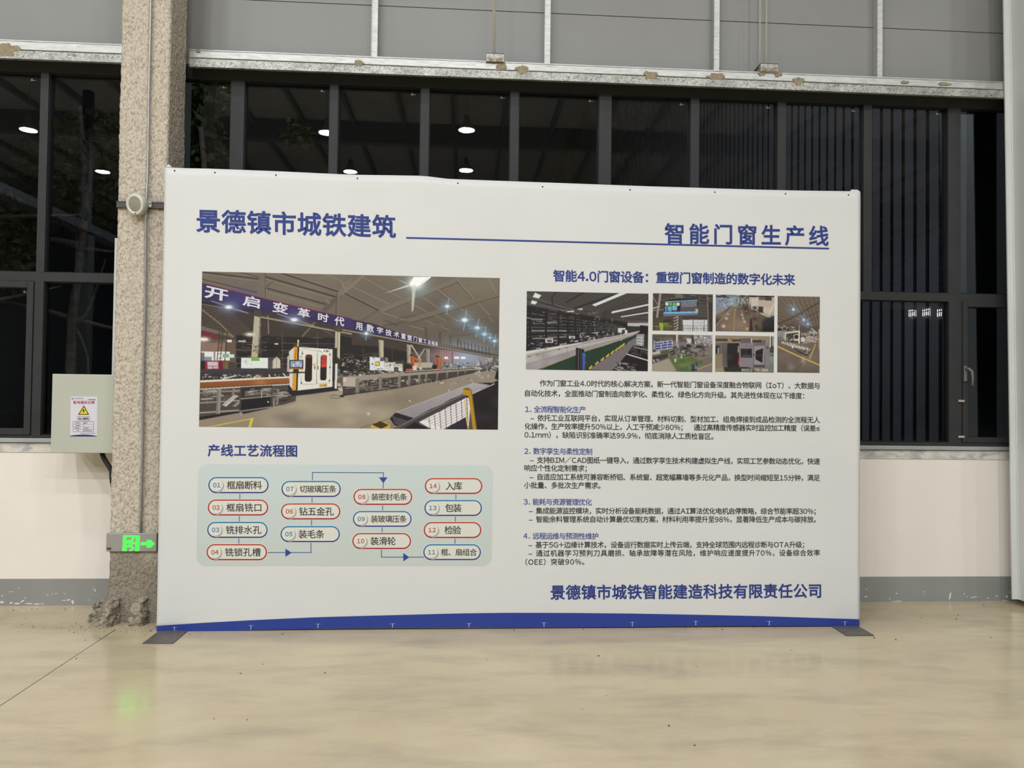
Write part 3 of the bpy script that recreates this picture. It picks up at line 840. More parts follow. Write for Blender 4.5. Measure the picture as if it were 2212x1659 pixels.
# ------------------------------------------------------------------ distribution box
def build_box():
    y = -.30
    a, b = on_y(113, 807.5, y), on_y(240, 979, y)
    x0, x1, z0, z1 = a.x, CX0-.012, b.z, a.z
    t = thing('distribution_box', 'pale green grey electrical distribution box with a warning label, left of the column', 'electrical box', ((x0+x1)/2, y, z0))
    MB().box(x0+.004, x1-.004, y+.018, -.10, z0+.004, z1-.004, bev=.004).build('box_body', 'box_enamel', t)
    d = MB().box(x0, x1, y, y+.016, z0, z1, bev=.004).build('box_door', 'box_enamel', t)
    hz = on_y(239, 885, y).z
    MB().box(x1-.012, x1-.002, y-.012, y, hz-.028, hz+.028, bev=.003).build('door_lock', 'lamp_dark', d)
    for z in (z0+.05, z1-.05): MB().box(x1-.004, CX0+.01, -.24, -.2, z-.012, z+.012).build('mounting_bracket', 'rod_steel', t)
    # paper label on the door
    S = 85/1343
    def P(zx, zy): return on_y(140+zx*S, 845+zy*S, y-.0006)
    lab = Ink(P, step=.00015, base=.0)
    lab.poly([(202, 178), (1112, 185), (1095, 1545), (178, 1545)], (.66, .64, .71, 1), 0)
    navy = ink(30, 44, 120)
    cur = [(178, 1545), (185, 1520), (330, 1497), (500, 1486), (640, 1482), (780, 1486), (950, 1500), (1090, 1530), (1097, 1548)]
    lab.poly(cur, navy, 1)
    rim = ink(222, 200, 60); blk = ink(36, 28, 20); yel = ink(222, 205, 60)
    lab.poly([(655, 470), (840, 812), (440, 812)], rim, 1); lab.poly([(653, 485), (828, 803), (455, 803)], blk, 2)
    lab.poly([(652, 535), (785, 778), (500, 778)], yel, 3)
    lab.poly([(625, 615), (668, 618), (655, 655), (685, 662), (640, 755), (635, 752), (648, 695), (606, 690)], blk, 4)
    def frame(x0, y0, x1, y1, w=9):
        lab.line([(x0, y0), (x1, y0), (x1, y1), (x0, y1), (x0, y0)], w, ink(70, 60, 70), 2)
    frame(433, 858, 850, 1003)
    frame(283, 1035, 990, 1385, 10)
    for yy in (1130, 1212, 1298): lab.line([(283, yy-4), (990, yy+4)], 8, ink(80, 72, 82), 2)
    lab.line([(640, 1040), (636, 1385)], 9, ink(70, 62, 72), 2)
    lab.line([(345, 298), (1062, 308)], 6, ink(130, 140, 170), 1)
    for k in range(15):
        a0 = .5+k*.35
        if k < 14: lab.poly([(268+38*math.cos(a0), 258+36*math.sin(a0)), (268+38*math.cos(a0+.37), 258+36*math.sin(a0+.37)), (268+22*math.cos(a0+.37), 258+20*math.sin(a0+.37)), (268+22*math.cos(a0), 258+20*math.sin(a0))], ink(60, 66, 90), 2)
    lab.poly([(300, 238), (328, 240), (326, 258), (304, 262)], ink(60, 66, 90), 3)
    lab.text(GB, '配电箱标识牌', (293, 385), (1018, 388), 100, ink(176, 44, 52), 3)
    lab.text(GB, '当心触电', (460, 935), (822, 938), 84, ink(64, 52, 64), 3)
    lab.text(GR, '电箱名称', (365, 1084), (532, 1086), 36, ink(60, 50, 60), 3)
    lab.text(GR, '电箱编号', (365, 1170), (532, 1172), 36, ink(60, 50, 60), 3)
    lab.text(GR, '检查责任人', (340, 1258), (550, 1260), 36, ink(60, 50, 60), 3)
    lab.text(GR, '电话', (400, 1342), (490, 1344), 40, ink(60, 50, 60), 3)
    pen = ink(50, 48, 58)
    rng = random.Random(11)
    for x0, x1, yy in ((655, 780, 1090), (668, 822, 1262), (648, 945, 1345)):
        x = x0
        while x < x1:
            h = rng.uniform(18, 34); lab.line([(x, yy+h*rng.uniform(.4, 1)), (x+rng.uniform(-6, 10), yy-h)], 7, pen, 3)
            if rng.random() < .6: lab.line([(x-4, yy+rng.uniform(-20, 20)), (x+rng.uniform(14, 24), yy+rng.uniform(-20, 20))], 6, pen, 3)
            x += rng.uniform(16, 26)
    for x0, x1, yy, h in ((350, 632, 246, 26), (805, 1058, 284, 34), (525, 1040, 1438, 22)):
        x = x0
        while x < x1-10:
            w = rng.uniform(9, 17); lab.poly([(x, yy-h/2), (x+w, yy-h/2), (x+w, yy+h/2), (x, yy+h/2)], ink(92, 96, 124), 2); x += w+rng.uniform(4, 8)
    lab.build('warning_label', d)['label'] = 'white paper warning label with a yellow lightning triangle'
    # cable from the box down behind the column foot
    p = on_y(221, 980, -.22); q = on_y(239, 1016, -.22)
    c = thing('power_cable', 'thick black cable dropping from the distribution box to the column', 'cable', (p.x, -.22, q.z-.25))
    pts = [(p.x-.004, -.22, z0+.0005), (p.x+.01, -.22, p.z-.03), (p.x+.035, -.22, p.z-.07), (q.x+.005, -.22, q.z), (q.x+.015, -.225, q.z-.08)]
    pts = [(min(a, CX0-.004), b, c2) for a, b, c2 in pts]+[(CX0-.012, -.24, q.z-.25), (CX0-.012, -.25, q.z-.45), (CX0+.05, -.25, q.z-.52)]
    MB().tube(pts, .016, seg=12).build('cable_run', 'black_rubber', c)

# ------------------------------------------------------------------ printed photographs: pigment laid out on a fine grid of points
class Print:
    def __init__(s, tl, tr, br, bl, cell, z=1):
        P = [on_y(*p, YB) for p in (tl, tr, br, bl)]
        s.x0 = (P[0].x+P[3].x)/2; s.x1 = (P[1].x+P[2].x)/2; s.z1 = (P[0].z+P[1].z)/2; s.z0 = (P[2].z+P[3].z)/2
        s.n = int((s.x1-s.x0)/cell); s.m = int((s.z1-s.z0)/cell); s.ss = 2
        s.W, s.H = s.n*2, s.m*2
        s.a = np.zeros((s.H, s.W, 3)); s.tr = lambda x, y: (x, y); s.rng = random.Random(5)
    def org(s, ox, oy, k): s.tr = lambda x, y: (ox+x*k, oy+y*k); return s
    def uv(s, x, y):
        p = on_y(*s.tr(x, y), YB)
        return ((p.x-s.x0)/(s.x1-s.x0)*s.W, (s.z1-p.z)/(s.z1-s.z0)*s.H)
    def _blend(s, x0, y0, mask, col, alpha):
        if mask.size == 0: return
        h, w = mask.shape; reg = s.a[y0:y0+h, x0:x0+w]
        m = (mask*alpha)[..., None]; reg[:] = reg*(1-m)+np.array([lin(c) for c in col])*m
    def _grid(s, x0, y0, x1, y1):
        x0, y0 = max(0, int(x0)), max(0, int(y0)); x1, y1 = min(s.W, int(x1)+2), min(s.H, int(y1)+2)
        if x1 <= x0 or y1 <= y0: return None
        gy, gx = np.mgrid[y0:y1, x0:x1]; return x0, y0, gx+.5, gy+.5
    def raw_poly(s, q, col, alpha=1.0, grad=None):
        g = s._grid(min(p[0] for p in q), min(p[1] for p in q), max(p[0] for p in q), max(p[1] for p in q))
        if g is None: return
        x0, y0, gx, gy = g; ins = np.zeros(gx.shape, bool); n = len(q)
        for i in range(n):
            (ax, ay), (bx, by) = q[i], q[(i+1) % n]
            if ay == by: continue
            c = ((ay > gy) != (by > gy)) & (gx < (bx-ax)*(gy-ay)/(by-ay)+ax); ins ^= c
        if grad is None: s._blend(x0, y0, ins.astype(float), col, alpha); return
        t = np.clip((gy-min(p[1] for p in q))/max(1, max(p[1] for p in q)-min(p[1] for p in q)), 0, 1)[..., None]
        h, w = ins.shape; reg = s.a[y0:y0+h, x0:x0+w]
        cc = np.array([lin(c) for c in col])*(1-t)+np.array([lin(c) for c in grad])*t
        m = (ins*alpha)[..., None]; reg[:] = reg*(1-m)+cc*m
    def poly(s, pts, col, alpha=1.0, grad=None): s.raw_poly([s.uv(*p) for p in pts], col, alpha, grad)
    def rect(s, x0, y0, x1, y1, col, alpha=1.0, grad=None): s.poly([(x0, y0), (x1, y0), (x1, y1), (x0, y1)], col, alpha, grad)
    def line(s, pts, w, col, alpha=1.0):
        for (x0, y0), (x1, y1) in zip(pts, pts[1:]):
            d = math.hypot(x1-x0, y1-y0) or 1; nx, ny = -(y1-y0)/d*w/2, (x1-x0)/d*w/2
            s.poly([(x0+nx, y0+ny), (x1+nx, y1+ny), (x1-nx, y1-ny), (x0-nx, y0-ny)], col, alpha)
    def glow(s, x, y, r, col, amp=1.0, power=2.0, sx=1.0):
        cx, cy = s.uv(x, y); ex, _ = s.uv(x+r, y); R = abs(ex-cx)
        g = s._grid(cx-R*3*sx, cy-R*3, cx+R*3*sx, cy+R*3)
        if g is None: return
        x0, y0, gx, gy = g; d2 = (((gx-cx)/sx)**2+(gy-cy)**2)/R**2
        s._blend(x0, y0, np.exp(-d2**(power/2)), col, amp)
    def disc(s, x, y, r, col, alpha=1.0, sy=1.0):
        s.poly([(x+r*math.cos(k*.39), y+r*sy*math.sin(k*.39)) for k in range(16)], col, alpha)
    def clutter(s, x0, y0, x1, y1, n, cols, w=(6, 30), h=(4, 14), alpha=(.4, .9), slope=0.0, up=.3):
        for _ in range(n):
            x, y = s.rng.uniform(x0, x1), s.rng.uniform(y0, y1); c = s.rng.choice(cols)
            a, b = s.rng.uniform(*w), s.rng.uniform(*h)
            if s.rng.random() < up: a, b = b, a
            s.poly([(x, y), (x+a, y+a*slope), (x+a, y+b+a*slope), (x, y+b)], c, s.rng.uniform(*alpha))
    def mottled(s, x0, y0, x1, y1, n, cols, r=(10, 60), amp=(.1, .3), sx=1.6):
        for _ in range(n):
            s.glow(s.rng.uniform(x0, x1), s.rng.uniform(y0, y1), s.rng.uniform(*r), s.rng.choice(cols), s.rng.uniform(*amp), 2, sx)
    def build(s, name, parent, y, grain=.03):
        a = s.a.reshape(s.m, 2, s.n, 2, 3).mean(axis=(1, 3))*INK_K
        r = np.random.RandomState(3); a = np.clip(a*(1+grain*r.randn(s.m, s.n, 1)), 0, 1)
        xs_ = np.linspace(s.x0, s.x1, s.n); zs_ = np.linspace(s.z1, s.z0, s.m)
        gx, gz = np.meshgrid(xs_, zs_); v = np.stack([gx, np.full_like(gx, y), gz], -1).reshape(-1, 3)
        i = np.arange(s.m*s.n).reshape(s.m, s.n)
        f = np.stack([i[:-1, :-1], i[1:, :-1], i[1:, 1:], i[:-1, 1:]], -1).reshape(-1, 4)
        me = bpy.data.meshes.new(name); nf = len(f)
        me.vertices.add(len(v)); me.vertices.foreach_set('co', v.astype('f').ravel())
        me.loops.add(nf*4); me.loops.foreach_set('vertex_index', f.astype('i').ravel())
        me.polygons.add(nf); me.polygons.foreach_set('loop_start', np.arange(0, nf*4, 4, dtype='i'))
        me.update(calc_edges=True)
        at = me.attributes.new('ink', 'FLOAT_COLOR', 'POINT')
        at.data.foreach_set('color', np.concatenate([a.reshape(-1, 3), np.ones((len(v), 1))], 1).astype('f').ravel())
        me.materials.append(MATS['printed_ink'])
        o = bpy.data.objects.new(name, me); COL.objects.link(o); put(o, parent)
        return o

def photo_main():
    p = Print((436, 584), (1079, 603), (1076, 928), (431, 922), .0033)
    KA, KB = 340/1524, 350/1569
    A = lambda: p.org(420, 570, KA); B = lambda: p.org(740, 570, KB)
    A(); p.rect(0, 0, 3200, 1800, (84, 75, 68))
    # roof above the banner
    p.poly([(40, 40), (3100, 40), (3100, 900), (2300, 760), (1524, 560), (60, 330)], (112, 103, 91), 1, (94, 86, 76))
    p.mottled(80, 70, 2900, 600, 60, [(134, 123, 108), (80, 72, 64), (122, 112, 99)], (40, 130), (.12, .32))
    dk, lt = (58, 51, 46), (134, 124, 110)
    for (q, w, c) in (([(70, 82), (640, 150)], 16, dk), ([(70, 100), (640, 172)], 5, lt), ([(75, 150), (625, 285)], 10, dk), ([(690, 128), (1400, 330)], 18, dk), ([(690, 150), (1395, 352)], 6, lt),
                      ([(830, 85), (1420, 278)], 20, dk), ([(860, 85), (1420, 266)], 7, lt), ([(1250, 95), (1470, 190)], 7, lt), ([(690, 235), (1280, 395)], 16, dk), ([(690, 270), (1240, 425)], 6, lt), ([(400, 75), (640, 130)], 8, dk), ([(720, 200), (690, 230), (760, 175)], 6, dk)):
        p.line(q, w, c, .85)
    p.poly([(632, 85), (690, 88), (690, 330), (612, 312)], (112, 103, 91)); p.line([(688, 90), (688, 330)], 6, (70, 62, 55)); p.line([(690, 185), (712, 330)], 8, (120, 110, 98))
    p.poly([(1378, 285), (1412, 290), (1412, 510), (1366, 500)], (110, 101, 89)); p.line([(1380, 290), (1370, 500)], 8, (78, 70, 62))
    p.poly([(1385, 280), (1524, 120), (1524, 200), (1405, 335)], (118, 108, 95)); p.line([(1405, 335), (1524, 205)], 6, (64, 57, 51))
    p.poly([(1372, 310), (1372, 370), (1275, 470), (1228, 455)], (92, 83, 73)); p.line([(1280, 345), (1310, 390)], 5, (150, 140, 125)); p.line([(1425, 180), (1460, 250)], 6, (150, 140, 125))
    B()
    for (q, w, c) in (([(-5, 300), (205, 108)], 30, (128, 117, 103)), ([(355, 462), (1135, 148)], 44, (122, 112, 99)), ([(365, 485), (1140, 170)], 6, (60, 53, 47)), ([(625, 555), (1515, 290)], 44, (114, 105, 92)), ([(640, 578), (1515, 315)], 6, (58, 52, 46)),
                      ([(800, 612), (1515, 478)], 32, (104, 96, 84)), ([(930, 665), (1515, 572)], 24, (96, 88, 78)), ([(1040, 705), (1515, 650)], 20, (88, 80, 72)), ([(180, 555), (360, 440)], 30, (98, 90, 78)), ([(400, 600), (620, 560)], 20, (86, 78, 69)),
                      ([(20, 285), (350, 452)], 16, dk), ([(20, 275), (355, 440)], 6, lt), ([(100, 225), (455, 392)], 9, lt), ([(190, 130), (575, 338)], 9, lt), ([(470, 118), (725, 262)], 9, lt), ([(910, 245), (1100, 395)], 12, lt), ([(905, 255), (1090, 398)], 5, dk), ([(1110, 158), (1270, 345)], 16, lt), ([(1104, 168), (1258, 345)], 6, dk),
                      ([(1412, 150), (1485, 285)], 14, lt), ([(640, 368), (825, 474)], 8, lt), ([(760, 315), (940, 440)], 8, lt), ([(1000, 480), (1120, 560)], 7, lt), ([(1140, 430), (1245, 522)], 8, lt), ([(1312, 382), (1420, 494)], 9, lt), ([(1405, 510), (1460, 570)], 7, lt), ([(380, 470), (640, 560)], 9, lt), ([(410, 545), (530, 600)], 8, dk), ([(540, 530), (720, 500)], 6, dk), ([(650, 600), (800, 640)], 9, lt), ([(890, 500), (1000, 552)], 7, lt), ([(800, 545), (890, 590)], 7, lt), ([(940, 600), (1040, 650)], 6, lt)):
        p.line(q, w, c, .8)
    p.poly([(342, 455), (382, 462), (386, 618), (345, 605)], (106, 98, 86)); p.poly([(608, 545), (640, 550), (645, 700), (612, 690)], (98, 90, 79)); p.poly([(790, 612), (820, 615), (825, 735), (795, 728)], (88, 80, 71))
    for x in (930, 1030, 1110): p.poly([(x, 660+(x-930)*.3), (x+22, 664+(x-930)*.3), (x+24, 790), (x+2, 780)], (78, 70, 63))
    # dark hall below the banner
    A(); p.poly([(40, 352), (560, 440), (1524, 628), (1524, 1020), (40, 1030)], (60, 52, 47))
    B(); p.poly([(-20, 615), (600, 735), (1000, 815), (1520, 905), (1520, 1010), (600, 1000), (-20, 1020)], (62, 54, 50))
    A()
    for k in range(16):
        y = 400+k*22; p.line([(70, y), (330+k*26, y+35+k*2)], 6, (108, 97, 85), .55)
    p.line([(70, 440), (250, 580), (380, 710)], 14, (124, 108, 90), .9); p.line([(70, 385), (500, 470)], 10, (150, 132, 112), .5)
    p.poly([(70, 360), (560, 442), (700, 480), (560, 470), (70, 385)], (40, 34, 36))
    for k in range(8): p.line([(720+k*60, 520+k*8), (1330, 640+k*8)], 7, (92, 82, 73), .45)
    p.line([(1045, 705), (1170, 565)], 14, (110, 100, 88)); p.line([(715, 500), (720, 680)], 10, (130, 118, 104)); p.line([(585, 505), (1524, 680)], 14, (150, 138, 122)); p.line([(585, 520), (1524, 694)], 6, (45, 38, 36))
    p.poly([(64, 620), (230, 700), (240, 740), (66, 700)], (104, 40, 52)); p.poly([(64, 600), (380, 690), (384, 715), (64, 640)], (140, 122, 102), .5)
    # racks
    p.poly([(400, 690), (1370, 720), (1370, 1010), (400, 1000)], (34, 29, 29)); p.poly([(1405, 690), (1524, 720), (1524, 1060), (1405, 1040)], (32, 28, 28))
    p.clutter(410, 700, 1360, 1000, 190, [(88, 80, 76), (60, 54, 52), (120, 112, 104), (20, 17, 17), (44, 38, 36)], (20, 110), (3, 7), (.4, .9), .03, .12)
    for x in (400, 640, 850, 1190): p.line([(x, 660), (x+6, 1010)], 11, (78, 71, 64), .8)
    for y in (760, 830, 905, 960): p.line([(400, y), (1370, y+16)], 6, (110, 102, 94), .6)
    p.rect(700, 760, 840, 860, (24, 22, 26), .8); p.rect(780, 768, 812, 782, (205, 196, 185))
    # far left bay with windows, mast, screens
    p.rect(66, 735, 400, 1020, (98, 82, 72)); p.rect(66, 765, 300, 860, (150, 124, 108), .6); p.rect(70, 850, 345, 935, (220, 222, 222)); p.rect(70, 860, 100, 935, (120, 100, 92)); p.rect(190, 850, 205, 940, (120, 112, 108)); p.rect(70, 900, 170, 935, (86, 102, 130), .8)
    for x in (225, 255, 300): p.line([(x+25, 650), (x-10, 1010)], 9, (56, 46, 44))
    for k in range(7): p.line([(225, 680+k*48), (275, 670+k*48)], 5, (70, 60, 56))
    p.rect(66, 720, 130, 742, (238, 228, 220), .8); p.rect(320, 735, 362, 758, (240, 232, 224), .9); p.rect(430, 742, 500, 756, (205, 198, 190), .8)
    p.rect(278, 872, 335, 905, (90, 130, 110)); p.rect(335, 875, 388, 908, (196, 214, 212)); p.rect(284, 878, 328, 900, (150, 196, 160), .6)
    p.rect(66, 940, 112, 1022, (38, 30, 34)); p.rect(105, 938, 278, 1022, (140, 30, 60)); p.rect(130, 948, 232, 985, (196, 184, 190)); p.rect(130, 990, 178, 1014, (190, 178, 184)); p.rect(184, 990, 232, 1014, (184, 170, 178)); p.rect(245, 948, 282, 1018, (108, 22, 46))
    p.rect(280, 950, 330, 1010, (120, 96, 60), .7); p.rect(330, 950, 400, 1015, (58, 50, 50), .8)
    # pillars
    p.poly([(582, 500), (645, 520), (636, 700), (620, 905), (552, 905), (568, 690)], (176, 168, 148)); p.line([(640, 520), (616, 905)], 9, (110, 104, 92)); p.clutter(565, 780, 610, 850, 14, [(120, 110, 98), (90, 84, 76)], (10, 30), (6, 20))
    p.poly([(582, 440), (655, 452), (645, 520), (578, 505)], (70, 62, 55)); p.poly([(1365, 655), (1412, 662), (1408, 920), (1360, 900)], (188, 180, 154)); p.line([(1386, 660), (1382, 910)], 8, (120, 113, 98)); p.poly([(1362, 600), (1424, 615), (1420, 665), (1350, 650)], (74, 66, 58))
    p.rect(455, 910, 714, 1010, (214, 222, 220)); p.poly([(455, 910), (714, 912), (712, 1008), (453, 1006)], (216, 224, 222)); p.rect(552, 907, 632, 940, (118, 170, 62)); p.clutter(470, 930, 540, 975, 8, [(150, 160, 166)], (14, 34), (3, 5), (.7, .9), 0, 0)
    p.poly([(800, 898), (832, 930), (834, 1008), (750, 1012), (762, 930)], (198, 190, 176)); p.line([(800, 900), (795, 1008)], 6, (140, 132, 120)); p.line([(770, 920), (760, 1005)], 5, (150, 142, 130)); p.rect(715, 918, 760, 1010, (88, 82, 88), .7)
    # floor
    fl = [(50, 1510), (440, 1440), (760, 1390), (980, 1290), (1360, 1225), (1524, 1200), (1524, 1680), (40, 1680)]
    p.poly(fl, (142, 130, 114)); p.poly([(820, 1370), (990, 1210), (920, 1265), (880, 1350), (900, 1375)], (60, 52, 50), .8)
    B(); p.poly([(-30, 1285), (560, 1200), (1000, 1110), (1300, 1045), (1520, 1030), (1520, 1200), (700, 1450), (500, 1650), (-30, 1650)], (142, 131, 115))
    p.mottled(0, 1220, 700, 1600, 60, [(176, 164, 144), (108, 98, 87), (164, 152, 133), (118, 107, 95)], (24, 90), (.15, .42), 2.2); A(); p.mottled(700, 1280, 1524, 1580, 60, [(176, 164, 144), (102, 92, 82), (182, 170, 150)], (24, 90), (.15, .45), 2.2); p.poly([(810, 1390), (1010, 1330), (960, 1352), (760, 1402)], (70, 62, 58), .6)
    p.line([(120, 1580), (572, 1494)], 9, (198, 186, 66)); p.poly([(548, 1492), (576, 1490), (548, 1584), (522, 1584)], (204, 192, 60)); p.rect(60, 1530, 200, 1580, (146, 132, 120), .5); p.glow(1180, 1420, 90, (176, 164, 146), .35, 2, 2)
    # conveyor on the left: dark beam, white rail, orange apron, legs and trolley
    p.poly([(58, 1022), (915, 1012), (915, 1052), (58, 1062)], (56, 54, 62)); p.poly([(58, 1058), (940, 1046), (980, 1090), (58, 1130)], (52, 46, 46))
    p.clutter(66, 1060, 940, 1100, 70, [(190, 184, 176), (24, 20, 22), (120, 112, 106), (214, 208, 200), (80, 74, 72)], (10, 40), (6, 16), (.5, .9), -.03, .5)
    p.line([(270, 1115), (410, 1080)], 12, (196, 190, 182)); p.line([(570, 1105), (620, 1075)], 12, (190, 184, 176)); p.line([(860, 1060), (885, 1088)], 10, (210, 206, 200)); p.line([(725, 1070), (732, 1095)], 12, (206, 200, 190))
    p.poly([(58, 1128), (980, 1086), (980, 1100), (58, 1146)], (218, 212, 204)); p.poly([(58, 1146), (982, 1100), (982, 1152), (58, 1205)], (150, 92, 48), 1, (120, 70, 36)); p.glow(640, 1160, 60, (190, 126, 74), .5)
    p.line([(58, 1206), (980, 1152)], 7, (90, 56, 34)); p.line([(58, 1213), (960, 1162)], 9, (206, 200, 194))
    p.poly([(54, 1225), (1000, 1170), (980, 1330), (850, 1365), (50, 1500)], (74, 66, 62)); p.clutter(60, 1215, 860, 1330, 100, [(170, 164, 158), (40, 34, 34), (120, 112, 106), (205, 200, 192), (26, 22, 24)], (30, 140), (5, 12), (.4, .85), -.07, .1)
    for k, y in enumerate((1250, 1300, 1345, 1410, 1440)): p.line([(54, y), (440, y-24)], 12, ((150, 142, 134), (96, 88, 84), (160, 152, 144), (70, 62, 60), (176, 168, 158))[k], .8)
    p.poly([(50, 1480), (440, 1422), (440, 1440), (50, 1512)], (30, 26, 28)); p.poly([(270, 1365), (385, 1268), (425, 1275), (310, 1380)], (196, 190, 182)); p.line([(278, 1372), (400, 1278)], 6, (110, 104, 98)); p.poly([(370, 1375), (440, 1318), (440, 1350), (400, 1382)], (140, 134, 128))
    for x0, x1, y1 in ((222, 262, 1450), (372, 396, 1270), (798, 822, 1362)): p.poly([(x0, 1212), (x1, 1210), (x1-10, y1), (x0-8, y1)], (142, 134, 126)); p.line([(x0+8, 1215), (x0+2, y1)], 6, (86, 78, 74))
    p.poly([(448, 1192), (760, 1175), (752, 1392), (436, 1462)], (46, 40, 40)); p.poly([(490, 1230), (745, 1205), (742, 1262), (488, 1282)], (98, 90, 84)); p.clutter(500, 1200, 740, 1270, 30, [(190, 184, 176), (60, 54, 52), (130, 122, 116)], (30, 90), (5, 10), (.5, .9), -.06, .1)
    p.poly([(462, 1318), (736, 1286), (732, 1376), (456, 1418)], (22, 20, 24)); p.line([(452, 1200), (440, 1460)], 14, (66, 60, 58)); p.line([(756, 1178), (748, 1392)], 12, (70, 62, 60)); p.line([(446, 1306), (748, 1278)], 9, (150, 142, 136)); p.line([(440, 1425), (748, 1384)], 10, (134, 126, 120)); p.disc(452, 1452, 18, (150, 144, 138)); p.disc(738, 1400, 16, (140, 134, 130)); p.disc(715, 1335, 7, (220, 216, 210))
    # machining centre
    p.poly([(905, 1170), (980, 1170), (985, 1225), (1345, 1190), (1395, 1190), (1395, 1225), (950, 1280), (915, 1255)], (30, 30, 38))
    p.poly([(918, 850), (968, 805), (968, 1180), (950, 1215), (922, 1175)], (206, 204, 196)); p.poly([(900, 900), (925, 880), (925, 1060), (900, 1040)], (176, 172, 166))
    p.poly([(1010, 805), (1338, 828), (1335, 1188), (995, 1225)], (222, 220, 212)); p.poly([(1336, 822), (1382, 812), (1380, 1200), (1336, 1190)], (44, 42, 44)); p.poly([(966, 802), (1002, 806), (985, 1222), (948, 1225)], (208, 148, 42)); p.poly([(1000, 804), (1016, 806), (1000, 1222), (984, 1224)], (28, 26, 30))
    p.line([(1003, 800), (1006, 735)], 12, (214, 186, 130)); p.line([(1006, 760), (1006, 742)], 13, (236, 232, 214))
    for q in ([(1045, 815), (1190, 845), (1180, 1165), (1032, 1165)], [(1196, 838), (1318, 850), (1310, 1150), (1186, 1160)]): p.line(q+[q[0]], 4, (150, 148, 142))
    for (x0, x1, y0, y1) in ((1074, 1142, 878, 1140), (1222, 1284, 882, 1128)):
        p.poly([(x0+12, y0), (x1-8, y0), (x1, y0+18), (x1-4, y1-18), (x1-16, y1), (x0+6, y1), (x0-6, y1-16), (x0+2, y0+16)], (38, 24, 26))
    p.rect(1230, 886, 1280, 960, (170, 48, 40)); p.rect(1230, 962, 1280, 1000, (206, 58, 48)); p.rect(1086, 884, 1136, 908, (120, 34, 32)); p.clutter(1236, 890, 1276, 950, 10, [(206, 90, 74), (120, 30, 28)], (6, 30), (4, 8))
    for x, y in ((1046, 868), (1312, 878), (1036, 1150), (1308, 1130), (1312, 1000)): p.rect(x-6, y-9, x+6, y+9, (40, 38, 38))
    p.rect(1162, 988, 1170, 1020, (50, 48, 48)); p.rect(1194, 988, 1202, 1022, (50, 48, 48)); p.rect(1150, 968, 1174, 982, (206, 160, 60)); p.poly([(1205, 826), (1302, 830), (1300, 852), (1204, 846)], (238, 236, 230)); p.clutter(1210, 830, 1296, 846, 14, [(40, 38, 42)], (5, 10), (8, 14), (.8, 1), 0, 0); p.poly([(1212, 1166), (1282, 1160), (1280, 1186), (1210, 1192)], (196, 152, 50)); p.clutter(1222, 1170, 1272, 1184, 8, [(120, 90, 34)], (8, 18), (4, 7), (.7, .9), -.05, 0)
    p.line([(985, 830), (975, 940)], 6, (120, 84, 26)); p.rect(1016, 886, 1036, 912, (190, 188, 182))
    p.poly([(920, 930), (1056, 928), (1054, 1022), (920, 1018)], (30, 28, 32)); p.poly([(930, 940), (1046, 938), (1044, 1000), (930, 998)], (140, 152, 176)); p.clutter(936, 944, 1030, 980, 22, [(226, 230, 236), (80, 96, 140), (200, 206, 220)], (5, 12), (8, 24), (.7, .95), 0, 0); p.line([(924, 1012), (1052, 1014)], 9, (176, 130, 60)); p.poly([(905, 1046), (1078, 1042), (1075, 1058), (905, 1060)], (46, 42, 44)); p.rect(958, 1018, 1012, 1046, (40, 36, 38))
    # things to its right
    p.poly([(1366, 965), (1386, 965), (1378, 1205), (1358, 1205)], (222, 216, 206)); p.line([(1375, 960), (1372, 915), (1385, 905), (1396, 918), (1392, 960)], 8, (30, 28, 28)); p.clutter(1385, 1080, 1524, 1210, 80, [(214, 208, 200), (36, 32, 32), (140, 132, 124), (90, 84, 80), (226, 222, 214)], (8, 40), (5, 16), (.5, .9), 0, .5); p.line([(1310, 1285), (1340, 1268), (1440, 1280), (1390, 1300), (1320, 1296)], 5, (34, 30, 30)); p.disc(1430, 1278, 22, (30, 28, 28), 1, .6)
    p.clutter(1410, 1040, 1524, 1085, 40, [(226, 222, 214), (24, 22, 24), (120, 112, 106)], (10, 36), (5, 12), (.6, .95), 0, .2); p.clutter(1410, 930, 1524, 980, 40, [(206, 200, 190), (150, 142, 132), (20, 18, 20)], (8, 30), (6, 12), (.4, .9), 0, .1); p.rect(1410, 1022, 1436, 1036, (90, 160, 200), .9); p.rect(1388, 1010, 1400, 1050, (70, 130, 176), .8)
    # right half: machine row
    B(); p.poly([(-20, 780), (345, 800), (620, 850), (620, 1050), (-20, 1060)], (36, 32, 31)); p.clutter(-10, 920, 350, 980, 120, [(200, 194, 184), (130, 122, 112), (24, 20, 20), (60, 54, 50)], (6, 26), (6, 12), (.4, .9), .02, .1); p.clutter(0, 860, 350, 910, 50, [(80, 74, 70), (24, 20, 20), (110, 102, 96)], (20, 60), (4, 8), (.4, .8), .03, .1); p.clutter(0, 985, 260, 1030, 40, [(84, 78, 62), (120, 112, 104), (24, 20, 20), (70, 74, 56)], (8, 30), (5, 10), (.5, .9), 0, .3)
    for x in (200, 480): p.line([(x, 800), (x+3, 1000)], 6, (70, 64, 58))
    p.poly([(620, 850), (1500, 890), (1515, 1010), (620, 1010)], (84, 76, 72)); p.glow(1180, 900, 120, (166, 182, 206), .75, 2, 2.0); p.glow(1000, 880, 60, (180, 90, 84), .5, 2, 2)
    for x, w, c in ((985, 35, (240, 232, 222)), (1080, 46, (230, 238, 246)), (1145, 42, (230, 238, 246))): p.rect(x, 898, x+w, 920, c)
